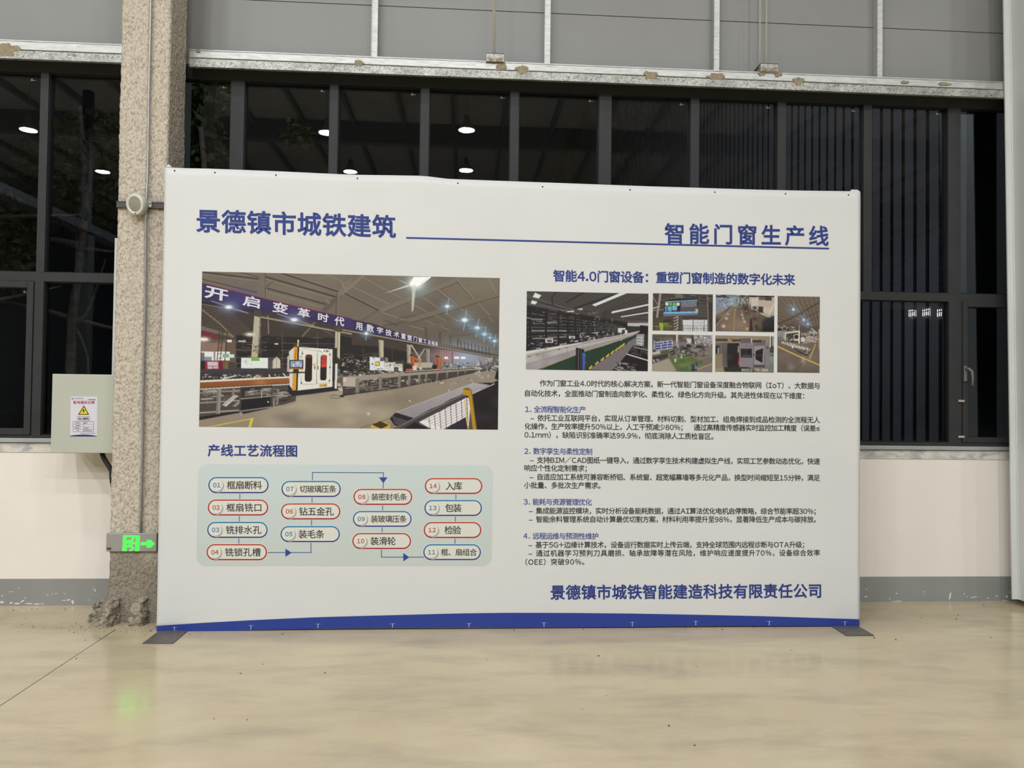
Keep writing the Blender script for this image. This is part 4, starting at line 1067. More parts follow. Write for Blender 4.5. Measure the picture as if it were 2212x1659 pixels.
    p.clutter(900, 950, 1500, 1020, 130, [(60, 54, 54), (150, 142, 138), (30, 26, 28), (196, 190, 186)], (10, 40), (5, 14), (.4, .9), 0, .5); p.clutter(1290, 900, 1510, 960, 50, [(150, 140, 136), (90, 82, 80), (206, 200, 196)], (6, 16), (20, 50), (.3, .7), 0, .1)
    for (x0, x1, y0, y1, c) in ((350, 398, 735, 905, (182, 174, 152)), (622, 662, 780, 960, (170, 162, 142)), (808, 842, 820, 960, (156, 148, 130)), (945, 972, 840, 1000, (146, 138, 122)), (1050, 1068, 855, 980, (130, 124, 112))):
        p.poly([(x0, y0), (x1, y0+8), (x1-2, y1), (x0+6, y1)], c); p.line([(x0+10, y0), (x0+12, y1)], 6, tuple(int(v*.66) for v in c)); 
    p.line([(0, 640), (700, 765), (1515, 905)], 13, (140, 128, 113)); p.line([(0, 652), (700, 778), (1515, 916)], 6, (44, 38, 36)); p.line([(665, 785), (760, 935)], 11, (186, 178, 158)); p.line([(795, 820), (725, 930)], 10, (176, 168, 148))
    p.poly([(925, 765), (1515, 880), (1515, 905), (925, 800)], (90, 82, 74)); [p.line([(940+k*26, 770+k*5), (944+k*26, 795+k*5)], 9, (140, 130, 114), .8) for k in range(9)]
    for k in range(10): p.line([(1110+k*34, 740+k*8), (1114+k*34, 815+k*8)], 10, (50, 43, 42), .7)
    p.poly([(262, 900), (402, 912), (405, 1028), (264, 1030)], (214, 218, 222)); p.line([(310, 905), (312, 1028)], 4, (170, 172, 174)); p.rect(318, 946, 358, 988, (50, 48, 42)); p.rect(324, 952, 352, 982, (220, 208, 60)); p.rect(362, 912, 402, 942, (90, 88, 98)); p.rect(282, 962, 298, 976, (70, 68, 66)); p.rect(290, 905, 304, 915, (80, 78, 78)); p.clutter(320, 1008, 372, 1026, 8, [(150, 154, 156), (60, 60, 62)], (10, 30), (4, 7), (.6, .9), 0, 0)
    p.poly([(405, 950), (580, 960), (580, 1040), (405, 1035)], (206, 204, 198)); p.rect(490, 950, 580, 995, (178, 176, 170)); p.poly([(510, 938), (580, 942), (580, 970), (510, 966)], (60, 58, 58)); p.rect(498, 1000, 540, 1038, (60, 56, 54)); p.clutter(410, 960, 580, 1035, 30, [(160, 156, 150), (90, 86, 82), (226, 222, 216)], (8, 30), (5, 14), (.4, .8), 0, .4); p.poly([(410, 905), (440, 910), (444, 960), (408, 955)], (120, 112, 106)); p.rect(680, 955, 870, 1005, (184, 178, 168), .8); p.rect(580, 935, 594, 1040, (70, 64, 60))
    # robots
    og, dg_ = (188, 92, 48), (120, 54, 28)
    for ox, sc in ((0, 1.0), (250, .92)):
        f = lambda pts: [(640+ox+(x-640)*sc, 1030+(y-1030)*sc) for x, y in pts]
        p.poly(f([(612, 1030), (700, 1030), (690, 1005), (625, 1005)]), og); p.poly(f([(664, 1010), (700, 1000), (690, 900), (662, 885), (655, 920)]), og); p.line(f([(672, 990), (668, 900)]), 9, dg_)
        p.disc(*f([(640, 995)])[0], 30*sc, (36, 30, 30), 1, .8); p.disc(*f([(672, 893)])[0], 20*sc, (150, 70, 36)); p.line(f([(660, 895), (720, 930), (770, 955)]), 14*sc, og); p.poly(f([(650, 872), (690, 878), (684, 896), (650, 892)]), (70, 60, 56))
        if ox == 0: p.line(f([(745, 940), (745, 1000), (757, 1022)]), 18, (196, 134, 50)); p.rect(680, 985, 716, 1030, (206, 202, 194)); p.rect(745, 995, 768, 1026, (186, 182, 174)); p.clutter(610, 970, 680, 1010, 16, [(20, 18, 18), (60, 52, 50)], (6, 20), (5, 12))
    # long bench with posts
    p.poly([(0, 1040), (580, 1042), (600, 1055), (250, 1080), (0, 1095)], (70, 64, 60)); p.clutter(0, 1035, 590, 1085, 130, [(224, 220, 212), (20, 18, 20), (150, 142, 136), (40, 36, 36)], (10, 40), (5, 12), (.5, .95), -.02, .1)
    p.poly([(0, 1092), (250, 1075), (590, 1048), (1290, 1005), (1290, 1025), (600, 1085), (255, 1125), (0, 1150)], (150, 140, 130)); p.line([(600, 1052), (1280, 1008)], 9, (44, 40, 42)); p.line([(600, 1044), (1280, 1002)], 4, (206, 200, 192))
    p.poly([(0, 1148), (600, 1085), (1290, 1025), (1300, 1050), (1000, 1115), (545, 1200), (130, 1262), (0, 1280)], (66, 59, 56)); p.clutter(20, 1110, 1280, 1150, 140, [(150, 142, 134), (40, 34, 34), (196, 190, 180), (96, 88, 82)], (8, 40), (4, 14), (.4, .85), -.08, .4); p.clutter(20, 1160, 520, 1230, 60, [(150, 142, 134), (40, 34, 34), (110, 102, 96)], (20, 80), (5, 10), (.4, .8), -.1, .1)
    p.poly([(5, 1100), (130, 1096), (130, 1190), (5, 1185)], (176, 166, 154)); p.rect(12, 1100, 34, 1140, (200, 196, 188))
    for x, y1, w in ((125, 1262, 40), (350, 1222, 34), (535, 1198, 30), (632, 1180, 24), (730, 1165, 22), (800, 1150, 20), (908, 1132, 18), (1005, 1112, 14), (1110, 1090, 12), (1180, 1074, 10)):
        p.poly([(x, y1-130*w/40-20), (x+w, y1-132*w/40-20), (x+w, y1-4), (x, y1)], (128, 118, 108)); p.line([(x+w-3, y1-110*w/40), (x+w-3, y1-4)], 5, (70, 62, 58))
    p.line([(0, 1268), (560, 1196), (1000, 1112), (1290, 1048)], 7, (40, 34, 33)); p.rect(1296, 990, 1376, 1040, (60, 54, 54), .8); p.clutter(1290, 990, 1510, 1045, 50, [(24, 22, 24), (150, 144, 140), (90, 84, 82), (206, 200, 196)], (10, 40), (4, 12), (.5, .9), 0, .3)
    # reflections on the far floor
    for x, y in ((1320, 1080), (1290, 1060), (1350, 1100), (1410, 1085)): p.glow(x, y, 12, (220, 216, 208), .7)
    p.poly([(1000, 1118), (1300, 1050), (1520, 1035), (1515, 1130), (1100, 1230)], (142, 130, 118), .5)
    # profile stack and yellow rail
    p.poly([(455, 1495), (510, 1440), (1260, 1150), (1440, 1150), (1460, 1180), (640, 1590), (500, 1560)], (34, 30, 38))
    for k in range(9): p.line([(520+k*22, 1438+k*7), (1275+k*20, 1150+k*3)], 7, (206, 200, 206), .9)
    for k in range(4): p.line([(480+k*8, 1480+k*20), (620+k*10, 1520+k*18)], 5, (120, 114, 116))
    p.poly([(740, 1530), (1170, 1280), (1240, 1310), (1215, 1620), (900, 1620)], (228, 222, 226)); p.poly([(480, 1600), (540, 1560), (1190, 1240), (1235, 1275), (740, 1530), (540, 1610)], (66, 60, 64)); p.line([(520, 1585), (1200, 1248)], 14, (104, 98, 102)); p.poly([(560, 1610), (700, 1530), (890, 1620)], (28, 24, 30))
    for k in range(9): p.line([(835+k*52, 1490-k*31), (850+k*52, 1620)], 6, (30, 26, 34))
    for k in range(16): p.line([(760+k*30, 1560+k*14-60), (1215, 1320+k*22)], 4, (52, 46, 54), .8)
    p.poly([(960, 1610), (1190, 1480), (1215, 1620)], (44, 38, 48)); p.line([(1180, 1310), (1215, 1600)], 9, (206, 176, 70))
    p.poly([(1250, 1262), (1490, 1130), (1515, 1130), (1515, 1630), (1290, 1630)], (30, 25, 28)); p.line([(1250, 1258), (1470, 1160)], 6, (214, 206, 210)); p.mottled(1300, 1300, 1500, 1600, 16, [(52, 44, 48), (22, 18, 20)], (20, 60), (.3, .6)); p.poly([(1488, 1040), (1515, 1030), (1515, 1130), (1470, 1110)], (24, 20, 30))
    p.poly([(1162, 1208), (1250, 1215), (1298, 1610), (1262, 1610), (1215, 1275), (1165, 1268)], (176, 136, 36)); p.poly([(1162, 1206), (1200, 1196), (1250, 1214), (1215, 1226)], (120, 94, 40)); p.line([(1246, 1225), (1296, 1605)], 8, (120, 84, 30))
    p.poly([(272, 1555), (362, 1508), (462, 1560), (460, 1610), (276, 1610)], (196, 160, 48)); p.poly([(285, 1556), (362, 1516), (448, 1560), (376, 1595)], (62, 50, 26)); p.line([(376, 1595), (376, 1610)], 7, (150, 118, 34)); p.line([(462, 1495), (160, 1590)], 6, (96, 86, 76))
    # banner
    A(); bt = [(60, 178), (840, 374), (1400, 502), (1524, 530)]; bb = [(1524, 630), (560, 442), (60, 354)]
    p.poly(bt+bb, (54, 44, 88)); p.glow(440, 340, 110, (68, 56, 116), .6, 2, 1.5); p.glow(960, 470, 70, (70, 58, 118), .5, 2, 1.4); p.poly(bb+[(60, 300), (560, 390), (1524, 590)], (40, 32, 66), .35); p.line(bt, 7, (150, 70, 66)); 
    B(); p.poly([(-12, 518), (300, 580), (610, 690), (930, 766), (930, 802), (600, 740), (-12, 616)], (50, 42, 82)); p.glow(60, 580, 40, (66, 54, 112), .5); p.glow(420, 660, 36, (62, 52, 102), .4); p.line([(-12, 518), (300, 580), (610, 690)], 5, (120, 60, 66), .8)
    A(); p.poly([(1400, 502), (1524, 530), (1524, 628), (1400, 604)], (60, 50, 98), .6)
    # lamps
    B(); p.glow(720, 200, 95, (150, 178, 190), .75, 2, 1.1); p.poly([(690, 130), (860, 128), (760, 200), (690, 235), (640, 205)], (250, 250, 246)); p.glow(710, 190, 48, (250, 250, 246), 1, 2, 1.2)
    p.poly([(660, 195), (400, 290), (330, 310), (660, 215)], (214, 214, 204), .8); p.poly([(672, 210), (712, 210), (684, 450), (668, 470)], (206, 206, 196), .75); p.line([(640, 200), (560, 165)], 10, (170, 186, 190), .6); p.line([(760, 190), (830, 140)], 26, (236, 238, 236), .8)
    for x, y, r, br in ((1012, 413, 26, .9), (1180, 545, 34, .95), (1300, 622, 30, .9), (1372, 680, 26, .85), (1425, 715, 14, .7), (1470, 747, 20, .85), (230, 675, 22, .85)):
        p.glow(x, y, r*1.7, (120, 158, 184), br*.7, 2, 1.3); p.glow(x, y, r*.55, (246, 250, 252), 1, 3, 1.5); p.line([(x+r*.6, y-r*3), (x-r*.3, y+r*3)], 5, (206, 220, 226), .55); p.line([(x-r*2.6, y+r*.2), (x+r*2.6, y-r*.2)], 4, (180, 204, 218), .45)
    p.line([(1210, 590), (1515, 750)], 26, (110, 148, 178), .45); p.line([(1270, 650), (1510, 800)], 14, (96, 130, 160), .4)
    A(); 
    for x, y in ((335, 420), (968, 542)): p.glow(x, y, 50, (134, 150, 190), .6, 2, 1.6); p.glow(x, y, 17, (250, 250, 248), 1, 3, 2); p.line([(x-170, y-60), (x+190, y+60)], 7, (190, 186, 186), .5)
    p.glow(540, 684, 16, (240, 236, 228), .9, 2, 2.4); p.glow(90, 732, 20, (240, 232, 224), .9, 2, 2.4)
    p.org(740, 570, KB); p.glow(250, 1450, 12, (226, 220, 206), .8); p.glow(650, 1325, 8, (220, 214, 200), .8); p.glow(1028, 1225, 8, (214, 206, 196), .7)
    return p

SLOGAN_A = (('开', (112, 206), (332, 256), (324, 366), (96, 322)), ('启', (482, 300), (650, 340), (642, 436), (468, 398)), ('变', (762, 366), (910, 398), (904, 490), (754, 460)),
            ('革', (1002, 424), (1122, 448), (1116, 526), (996, 504)), ('时', (1194, 474), (1300, 494), (1294, 568), (1192, 548)), ('代', (1362, 508), (1452, 526), (1446, 606), (1358, 590)))
SLOGAN_B = '用130,560,196,645;数234,584,302,666;字332,610,394,680;技418,632,474,702;术496,654,548,716;重568,672,612,732;塑628,688,670,746;门686,702,722,756;窗733,714,772,766;工780,726,814,772;业824,738,857,784;格862,746,892,792;局896,754,924,798'

def small_prints():
    out = []
    # 1: profile store with a green aisle
    p = Print((1138, 630), (1401, 633.5), (1399, 802), (1136, 798), .0034); p.org(1120, 570, 330/2190)
    p.rect(90, 370, 1900, 1560, (48, 43, 43))
    p.poly([(110, 385), (1880, 400), (1870, 830), (1550, 830), (110, 590)], (72, 66, 64))
    for k in range(22): p.line([(110+k*70, 390), (760+k*55, 760)], 6, (44, 39, 38), .8)
    for k in range(7): p.line([(1190, 700+k*12), (1875, 430+k*62)], 10, (52, 45, 44), .9)
    for k in range(9): p.line([(120, 440+k*18), (700+k*20, 640+k*10)], 5, (110, 104, 100), .5)
    p.line([(560, 395), (480, 480), (490, 600)], 16, (34, 30, 30)); p.line([(950, 405), (680, 560)], 22, (38, 33, 33)); p.line([(1480, 410), (800, 640)], 22, (36, 31, 31)); p.line([(110, 500), (740, 670)], 14, (30, 26, 27))
    for q in ([(240, 418), (330, 455), (290, 500), (208, 478)], [(198, 525), (275, 548), (240, 585), (180, 572)], [(165, 650), (218, 655), (200, 700), (165, 695)], [(1480, 410), (1575, 415), (1100, 610), (1055, 590)], [(1340, 685), (1870, 575), (1870, 595), (1330, 712)], [(1470, 755), (1870, 690), (1870, 705), (1460, 768)], [(840, 650), (920, 640), (915, 662), (860, 660)], [(690, 685), (800, 670), (790, 690), (700, 692)]): p.poly(q, (214, 220, 222))
    for k in range(10): p.line([(1130+k*44, 590-k*18), (1150+k*44, 620-k*18)], 5, (52, 46, 46))
    p.poly([(1550, 850), (1870, 850), (1870, 900), (1550, 890)], (176, 182, 186)); p.rect(1560, 825, 1870, 850, (96, 76, 78))
    # rack
    p.poly([(110, 590), (1560, 850), (1560, 960), (110, 1150)], (32, 28, 29))
    p.clutter(120, 640, 1150, 1060, 150, [(96, 92, 92), (20, 17, 18), (140, 138, 138), (60, 56, 56)], (20, 110), (5, 14), (.4, .9), .02, .2); p.clutter(900, 780, 1500, 980, 110, [(110, 106, 106), (24, 20, 22), (160, 158, 156), (60, 50, 50)], (8, 40), (4, 12), (.4, .9), .0, .4)
    for k in range(6):
        y = 690+k*68; p.line([(110, y), (1550, 880+k*14)], 12, (22, 19, 20)); p.line([(110, y+14), (1500, 886+k*14)], 5, (120, 116, 116), .7)
    for x, w in ((170, 24), (395, 30), (570, 24), (705, 22), (815, 18), (905, 16), (985, 14), (1055, 12), (1115, 10), (1170, 9), (1220, 8)): p.line([(x, 600+x*.16), (x+5, 1120-x*.1)], w, (24, 20, 21))
    for x, y, w in ((190, 950, 190), (410, 950, 150), (200, 1060, 180), (420, 1045, 140), (120, 770, 60), (180, 790, 170), (410, 830, 150), (580, 950, 110), (590, 1040, 100)): p.rect(x, y, x+w, y+16, (150, 148, 148), .7)
    # machines and cabinets
    p.poly([(110, 1150), (600, 1060), (870, 1040), (880, 1110), (110, 1250)], (30, 27, 30)); p.clutter(120, 1090, 900, 1210, 90, [(160, 160, 164), (20, 18, 20), (90, 90, 96), (206, 206, 206)], (20, 60), (6, 16), (.4, .9), -.2, .2); p.clutter(880, 980, 1540, 1090, 90, [(200, 200, 202), (30, 27, 30), (120, 118, 120), (226, 226, 224)], (14, 50), (6, 14), (.4, .9), -.15, .2)
    p.rect(390, 1068, 496, 1130, (196, 196, 192)); p.rect(412, 1084, 482, 1120, (80, 76, 76)); p.rect(726, 1034, 808, 1070, (196, 200, 198)); p.rect(745, 1046, 795, 1066, (90, 90, 90)); p.rect(1425, 920, 1530, 985, (206, 204, 200)); p.rect(1480, 945, 1530, 985, (60, 56, 58)); p.rect(1525, 950, 1555, 1015, (214, 212, 208))
    p.poly([(108, 1250), (900, 1125), (1540, 1000), (1730, 960), (1730, 985), (1540, 1040), (910, 1200), (108, 1425)], (176, 172, 172)); p.line([(108, 1330), (910, 1145), (1540, 1020)], 7, (110, 104, 104)); p.line([(108, 1320), (910, 1138)], 4, (196, 170, 90), .6); p.poly([(108, 1255), (900, 1130), (900, 1145), (108, 1290)], (205, 203, 202))
    for x in (362, 700, 912): p.line([(x, 1290-(x-362)*.21), (x+3, 1360-(x-362)*.28)], 5, (90, 86, 88))
    for x, y in ((160, 1325), (270, 1300), (390, 1218), (580, 1225), (690, 1195)): p.rect(x-14, y-6, x+16, y+6, (50, 46, 48))
    p.poly([(108, 1425), (910, 1200), (1540, 1040), (1730, 985), (1730, 1000), (1000, 1250), (260, 1520), (108, 1515)], (150, 142, 146)); p.poly([(1000, 1510), (1550, 1130), (1700, 1010), (1700, 1150), (1330, 1530)], (112, 106, 108)); p.mottled(200, 1300, 900, 1480, 20, [(176, 168, 172), (126, 118, 122)], (20, 60), (.2, .4))
    p.poly([(270, 1515), (950, 1250), (1560, 1080), (1735, 968), (1735, 1020), (1550, 1130), (985, 1515)], (32, 56, 42)); p.line([(330, 1495), (960, 1250), (1540, 1060)], 7, (196, 178, 70), .6)
    p.line([(990, 1510), (1550, 1135)], 24, (30, 27, 28)); [p.poly([(1000+k*92*(1-k*.04), 1500-k*63*(1-k*.04)), (1050+k*92*(1-k*.04), 1450-k*63*(1-k*.04)), (1062+k*92*(1-k*.04), 1462-k*63*(1-k*.04)), (1030+k*92*(1-k*.04), 1502-k*63*(1-k*.04))], (206, 176, 62)) for k in range(8)]
    p.poly([(822, 1195), (942, 1225), (940, 1520), (815, 1520)], (26, 26, 30)); p.line([(862, 1220), (858, 1515)], 12, (90, 90, 96)); p.line([(900, 1230), (896, 1515)], 14, (60, 60, 66)); p.poly([(918, 1270), (958, 1278), (948, 1520), (918, 1520)], (62, 92, 176)); p.rect(945, 1300, 962, 1320, (80, 108, 190)); p.rect(950, 1400, 972, 1425, (130, 40, 50))
    # right: dark profiles and a grey rack
    p.poly([(1735, 880), (1870, 890), (1870, 1010), (1735, 1010)], (34, 30, 32)); p.poly([(1690, 1010), (1800, 1005), (1790, 1180), (1680, 1165)], (140, 142, 146)); [p.line([(1690, 1050+k*42), (1790, 1060+k*42)], 9, (206, 206, 206)) for k in range(3)]; p.line([(1760, 1010), (1752, 1175)], 9, (190, 190, 192))
    p.poly([(1640, 1170), (1870, 1220), (1870, 1540), (1360, 1540), (1430, 1430), (1560, 1280)], (28, 24, 27)); p.clutter(1560, 1170, 1850, 1330, 40, [(60, 54, 56), (90, 82, 84), (14, 12, 14)], (30, 110), (10, 24), (.4, .8), .2, .1); p.line([(1545, 1290), (1860, 1385)], 12, (220, 214, 214)); p.line([(1650, 1190), (1860, 1240)], 7, (196, 190, 190)); p.clutter(1370, 1400, 1640, 1525, 40, [(120, 114, 116), (160, 154, 156), (36, 32, 34)], (30, 90), (10, 22), (.4, .85), .15, .2); p.line([(1372, 1490), (1470, 1530)], 6, (200, 196, 196)); p.rect(1740, 890, 1868, 1000, (24, 21, 24))
    out.append((p, 'printed photo of a long rack hall with a green aisle'))
    K = 400/2212
    # 2: hanging screen
    p = Print((1410.5, 634), (1540, 635.5), (1539, 715.5), (1409.5, 714.5), .0034); p.org(1390, 570, K)
    p.rect(90, 330, 850, 830, (66, 60, 56)); p.rect(650, 350, 760, 640, (72, 66, 63)); p.rect(770, 360, 840, 810, (54, 48, 47)); p.clutter(110, 350, 830, 480, 50, [(96, 90, 84), (40, 35, 34), (130, 122, 114)], (40, 160), (4, 9), (.4, .8), .1, .1); p.rect(680, 380, 760, 480, (60, 56, 56)); [p.line([(650, 420+k*40), (770, 425+k*40)], 6, (90, 84, 80)) for k in range(6)]
    p.line([(205, 355), (140, 800)], 24, (150, 144, 134)); p.line([(110, 390), (180, 500)], 12, (120, 112, 104)); p.line([(110, 535), (200, 505)], 16, (170, 164, 154)); p.line([(110, 560), (300, 540)], 9, (140, 134, 124)); p.line([(760, 360), (775, 800)], 16, (110, 102, 96)); p.rect(380, 355, 470, 410, (120, 116, 110), .6)
    p.poly([(110, 640), (345, 640), (345, 800), (110, 800)], (74, 68, 48)); p.poly([(190, 700), (240, 710), (230, 795), (200, 795)], (150, 176, 62)); p.glow(270, 710, 30, (130, 150, 70), .7); [p.line([(160+k*26, 730), (160+k*26, 800)], 5, (120, 108, 80)) for k in range(7)]; p.line([(110, 745), (345, 745)], 5, (150, 136, 100)); p.rect(240, 660, 330, 700, (52, 46, 42))
    p.rect(352, 630, 465, 800, (70, 64, 58)); [p.line([(360, 650+k*34), (420, 625+k*34)], 7, (190, 184, 172)) for k in range(5)]; p.line([(412, 630), (400, 800)], 14, (140, 132, 122)); p.line([(455, 630), (445, 800)], 16, (90, 82, 76))
    p.rect(470, 668, 760, 805, (206, 206, 210)); p.rect(465, 640, 760, 668, (64, 58, 58)); p.line([(592, 670), (590, 800)], 9, (70, 64, 62)); p.line([(725, 670), (722, 800)], 8, (70, 64, 62)); [p.line([(480+k*26, 745), (480+k*26, 800)], 5, (90, 84, 82)) for k in range(11)]; p.line([(470, 735), (760, 738)], 6, (110, 104, 100)); p.line([(470, 770), (760, 772)], 6, (120, 114, 110)); p.rect(600, 685, 720, 720, (180, 180, 184), .6)
    p.poly([(262, 425), (645, 418), (650, 612), (238, 628)], (34, 26, 30)); p.poly([(260, 452), (645, 430), (645, 440), (258, 464)], (110, 176, 206)); p.poly([(440, 448), (640, 440), (640, 565), (438, 572)], (84, 80, 88)); [p.line([(452, 460+k*13), (632, 452+k*13)], 4, (180, 178, 182), .8) for k in range(5)]; p.poly([(244, 575), (648, 568), (648, 588), (240, 596)], (120, 180, 212)); p.poly([(240, 596), (648, 588), (648, 612), (238, 628)], (104, 104, 132)); p.rect(262, 425, 305, 436, (150, 60, 66)); p.glow(635, 555, 14, (226, 226, 220), .8)
    for x, c in ((281, (206, 216, 222)), (325, (112, 172, 48)), (369, (118, 178, 52)), (413, (212, 218, 224))): p.disc(x, 482, 20, c)
    for x0, x1, y0 in ((288, 338, 506), (342, 400, 500)): p.rect(x0, y0, x1, y0+56, (96, 160, 190)); [p.line([(x0+6, y0+10+q*12), (x1-8, y0+9+q*12)], 3, (150, 196, 214)) for q in range(4)]
    p.rect(258, 512, 280, 535, (110, 168, 200)); p.rect(258, 540, 280, 570, (90, 140, 176)); p.rect(300, 566, 336, 572, (110, 168, 200))
    out.append((p, 'printed photo of a hanging information screen'))
    # 3: hall from above
    p = Print((1546.5, 637), (1673, 638.5), (1672, 717), (1545.5, 716), .0034); p.org(1390, 570, K)
    p.rect(850, 350, 1580, 830, (118, 100, 86), 1, (96, 80, 68)); p.poly([(862, 370), (1565, 375), (1565, 410), (862, 405)], (58, 48, 46)); p.clutter(870, 372, 1560, 400, 26, [(170, 170, 176), (90, 82, 80), (40, 34, 34)], (14, 70), (5, 10), (.5, .9), .05, .1)
    p.poly([(862, 400), (1060, 415), (1065, 490), (862, 620)], (130, 138, 160)); p.clutter(868, 420, 1060, 600, 70, [(90, 100, 128), (190, 194, 206), (60, 62, 80), (150, 150, 160)], (12, 60), (5, 14), (.4, .8), -.35, .2); p.glow(1090, 440, 60, (170, 200, 206), .7); p.poly([(1060, 420), (1210, 410), (1240, 500), (1080, 500)], (130, 138, 140), .7)
    p.clutter(1100, 415, 1300, 470, 30, [(60, 54, 54), (190, 188, 186), (110, 104, 104)], (6, 16), (12, 40), (.4, .8), 0, .0)
    p.poly([(1260, 400), (1565, 400), (1565, 660), (1470, 635), (1290, 540)], (184, 170, 156)); p.rect(1285, 420, 1370, 530, (206, 200, 194)); [p.line([(1285, 430+k*18), (1370, 440+k*18)], 4, (150, 144, 140)) for k in range(6)]; p.rect(1450, 400, 1530, 440, (70, 60, 62)); p.line([(1365, 410), (1350, 545)], 14, (196, 188, 178)); p.line([(1270, 410), (1262, 520)], 12, (186, 178, 170)); p.poly([(1372, 510), (1440, 515), (1430, 590), (1368, 575)], (56, 50, 46)); p.poly([(1430, 515), (1530, 540), (1500, 600), (1425, 570)], (196, 182, 168)); p.poly([(1545, 480), (1565, 480), (1500, 640), (1470, 635)], (206, 196, 182)); p.rect(1375, 395, 1455, 435, (60, 52, 50), .8)
    p.poly([(865, 615), (1060, 500), (1075, 520), (880, 735), (862, 740)], (70, 62, 66)); p.line([(870, 735), (1070, 500)], 6, (196, 176, 110)); p.line([(1092, 545), (1078, 805)], 8, (206, 178, 104)); p.line([(880, 790), (1060, 520)], 4, (130, 116, 104)); p.poly([(862, 745), (1085, 570), (1080, 805), (862, 800)], (110, 96, 86), .6)
    p.mottled(900, 560, 1400, 800, 26, [(150, 130, 112), (92, 76, 66), (140, 124, 112)], (20, 60), (.15, .35)); [p.glow(x, y, r, (214, 206, 206), .85) for x, y, r in ((958, 742, 18), (992, 650, 14), (1010, 600, 9), (1178, 610, 10), (1205, 690, 12), (1190, 650, 9))]; p.glow(1235, 775, 16, (220, 180, 96), .9); p.line([(1170, 560), (1215, 720)], 8, (176, 160, 144), .6)
    p.clutter(1130, 470, 1270, 550, 46, [(34, 30, 32), (70, 64, 64), (24, 20, 22)], (8, 22), (8, 18), (.6, .95), 0, .4); p.clutter(1200, 560, 1310, 620, 30, [(50, 42, 40), (80, 68, 60)], (16, 44), (4, 7), (.6, .9), .1, .1); p.clutter(1290, 625, 1370, 670, 22, [(44, 36, 36), (74, 62, 56)], (6, 40), (4, 8), (.7, .95), -.1, .4); p.clutter(1290, 500, 1400, 570, 20, [(60, 54, 52), (40, 35, 36)], (16, 40), (8, 16), (.6, .9), .3, .1)
    p.poly([(1420, 690), (1530, 630), (1565, 615), (1565, 805), (1420, 800)], (38, 34, 38)); p.mottled(1430, 650, 1560, 800, 10, [(60, 56, 62), (24, 20, 24)], (20, 50), (.4, .7)); p.poly([(1262, 800), (1275, 650), (1290, 655), (1305, 770), (1300, 800)], (46, 40, 44)); p.poly([(1318, 740), (1355, 720), (1390, 790), (1350, 800)], (62, 62, 50)); p.line([(862, 690), (880, 650)], 12, (50, 46, 60))
    out.append((p, 'printed photo looking down a workshop aisle'))
    # 4: line seen across a green floor
    p = Print((1409, 722.5), (1539, 724), (1538.5, 803.5), (1408.5, 802.5), .0034); p.org(1390, 570, K)
    p.rect(90, 820, 850, 1320, (112, 104, 94)); p.rect(105, 845, 825, 960, (84, 76, 66)); p.clutter(110, 850, 560, 920, 46, [(110, 100, 84), (58, 50, 44), (140, 130, 112)], (30, 120), (4, 9), (.4, .8), .05, .1); p.rect(590, 850, 825, 960, (140, 136, 140)); p.clutter(600, 855, 820, 970, 60, [(206, 206, 212), (60, 56, 60), (110, 106, 110), (180, 178, 184)], (10, 40), (6, 24), (.4, .85), 0, .5); p.line([(585, 850), (600, 960)], 16, (56, 48, 44)); p.rect(390, 848, 412, 980, (200, 194, 178)); p.disc(402, 990, 16, (206, 202, 190), 1, .5)
    p.rect(515, 895, 570, 960, (196, 196, 200)); p.clutter(520, 900, 565, 950, 12, [(90, 92, 104), (230, 230, 232)], (10, 30), (5, 9)); p.rect(350, 930, 520, 990, (130, 126, 130), .6); p.rect(440, 965, 480, 980, (90, 100, 150))
    p.poly([(125, 930), (345, 910), (348, 1000), (135, 1030)], (62, 66, 130)); [p.line([(126, 945+k*30), (348, 915+k*30)], 7, (186, 190, 204)) for k in range(4)]; [p.line([(x, 915), (x+4, 1025)], 7, (186, 190, 204)) for x in (128, 210, 284, 345)]; p.clutter(140, 925, 340, 945, 14, [(206, 206, 214), (40, 40, 60)], (10, 24), (6, 10)); p.disc(135, 1045, 16, (40, 38, 42)); p.poly([(110, 1060), (200, 1035), (200, 1070), (110, 1085)], (186, 178, 168))
    p.poly([(108, 1100), (290, 1060), (320, 1085), (110, 1160)], (54, 50, 50)); p.line([(108, 1105), (300, 1062)], 9, (110, 106, 106)); p.poly([(108, 1160), (300, 1085), (300, 1110), (108, 1200)], (60, 52, 50)); p.clutter(115, 1130, 290, 1180, 20, [(206, 200, 190), (40, 36, 36)], (14, 30), (10, 26), (.5, .9), -.2, .3); p.poly([(105, 1195), (300, 1130), (400, 1285), (105, 1285)], (156, 146, 132)); p.line([(105, 1190), (300, 1125)], 8, (90, 82, 76))
    p.poly([(290, 1060), (600, 960), (820, 1010), (820, 1130), (640, 1170), (400, 1275), (300, 1130)], (120, 112, 104)); p.poly([(305, 1110), (480, 1090), (620, 1130), (720, 1180), (560, 1285), (410, 1285)], (84, 100, 62)); p.poly([(200, 1050), (330, 1020), (340, 1060), (240, 1090)], (74, 86, 62)); p.clutter(310, 980, 720, 1100, 120, [(34, 31, 34), (60, 56, 58), (150, 146, 142), (22, 20, 22), (90, 86, 86)], (20, 70), (6, 18), (.5, .95), -.15, .25); p.rect(510, 965, 560, 985, (40, 37, 40)); p.rect(630, 975, 690, 1000, (44, 40, 44)); p.rect(445, 1020, 500, 1070, (60, 56, 58)); p.rect(455, 1030, 492, 1062, (150, 148, 144)); p.rect(695, 1005, 730, 1030, (38, 35, 38))
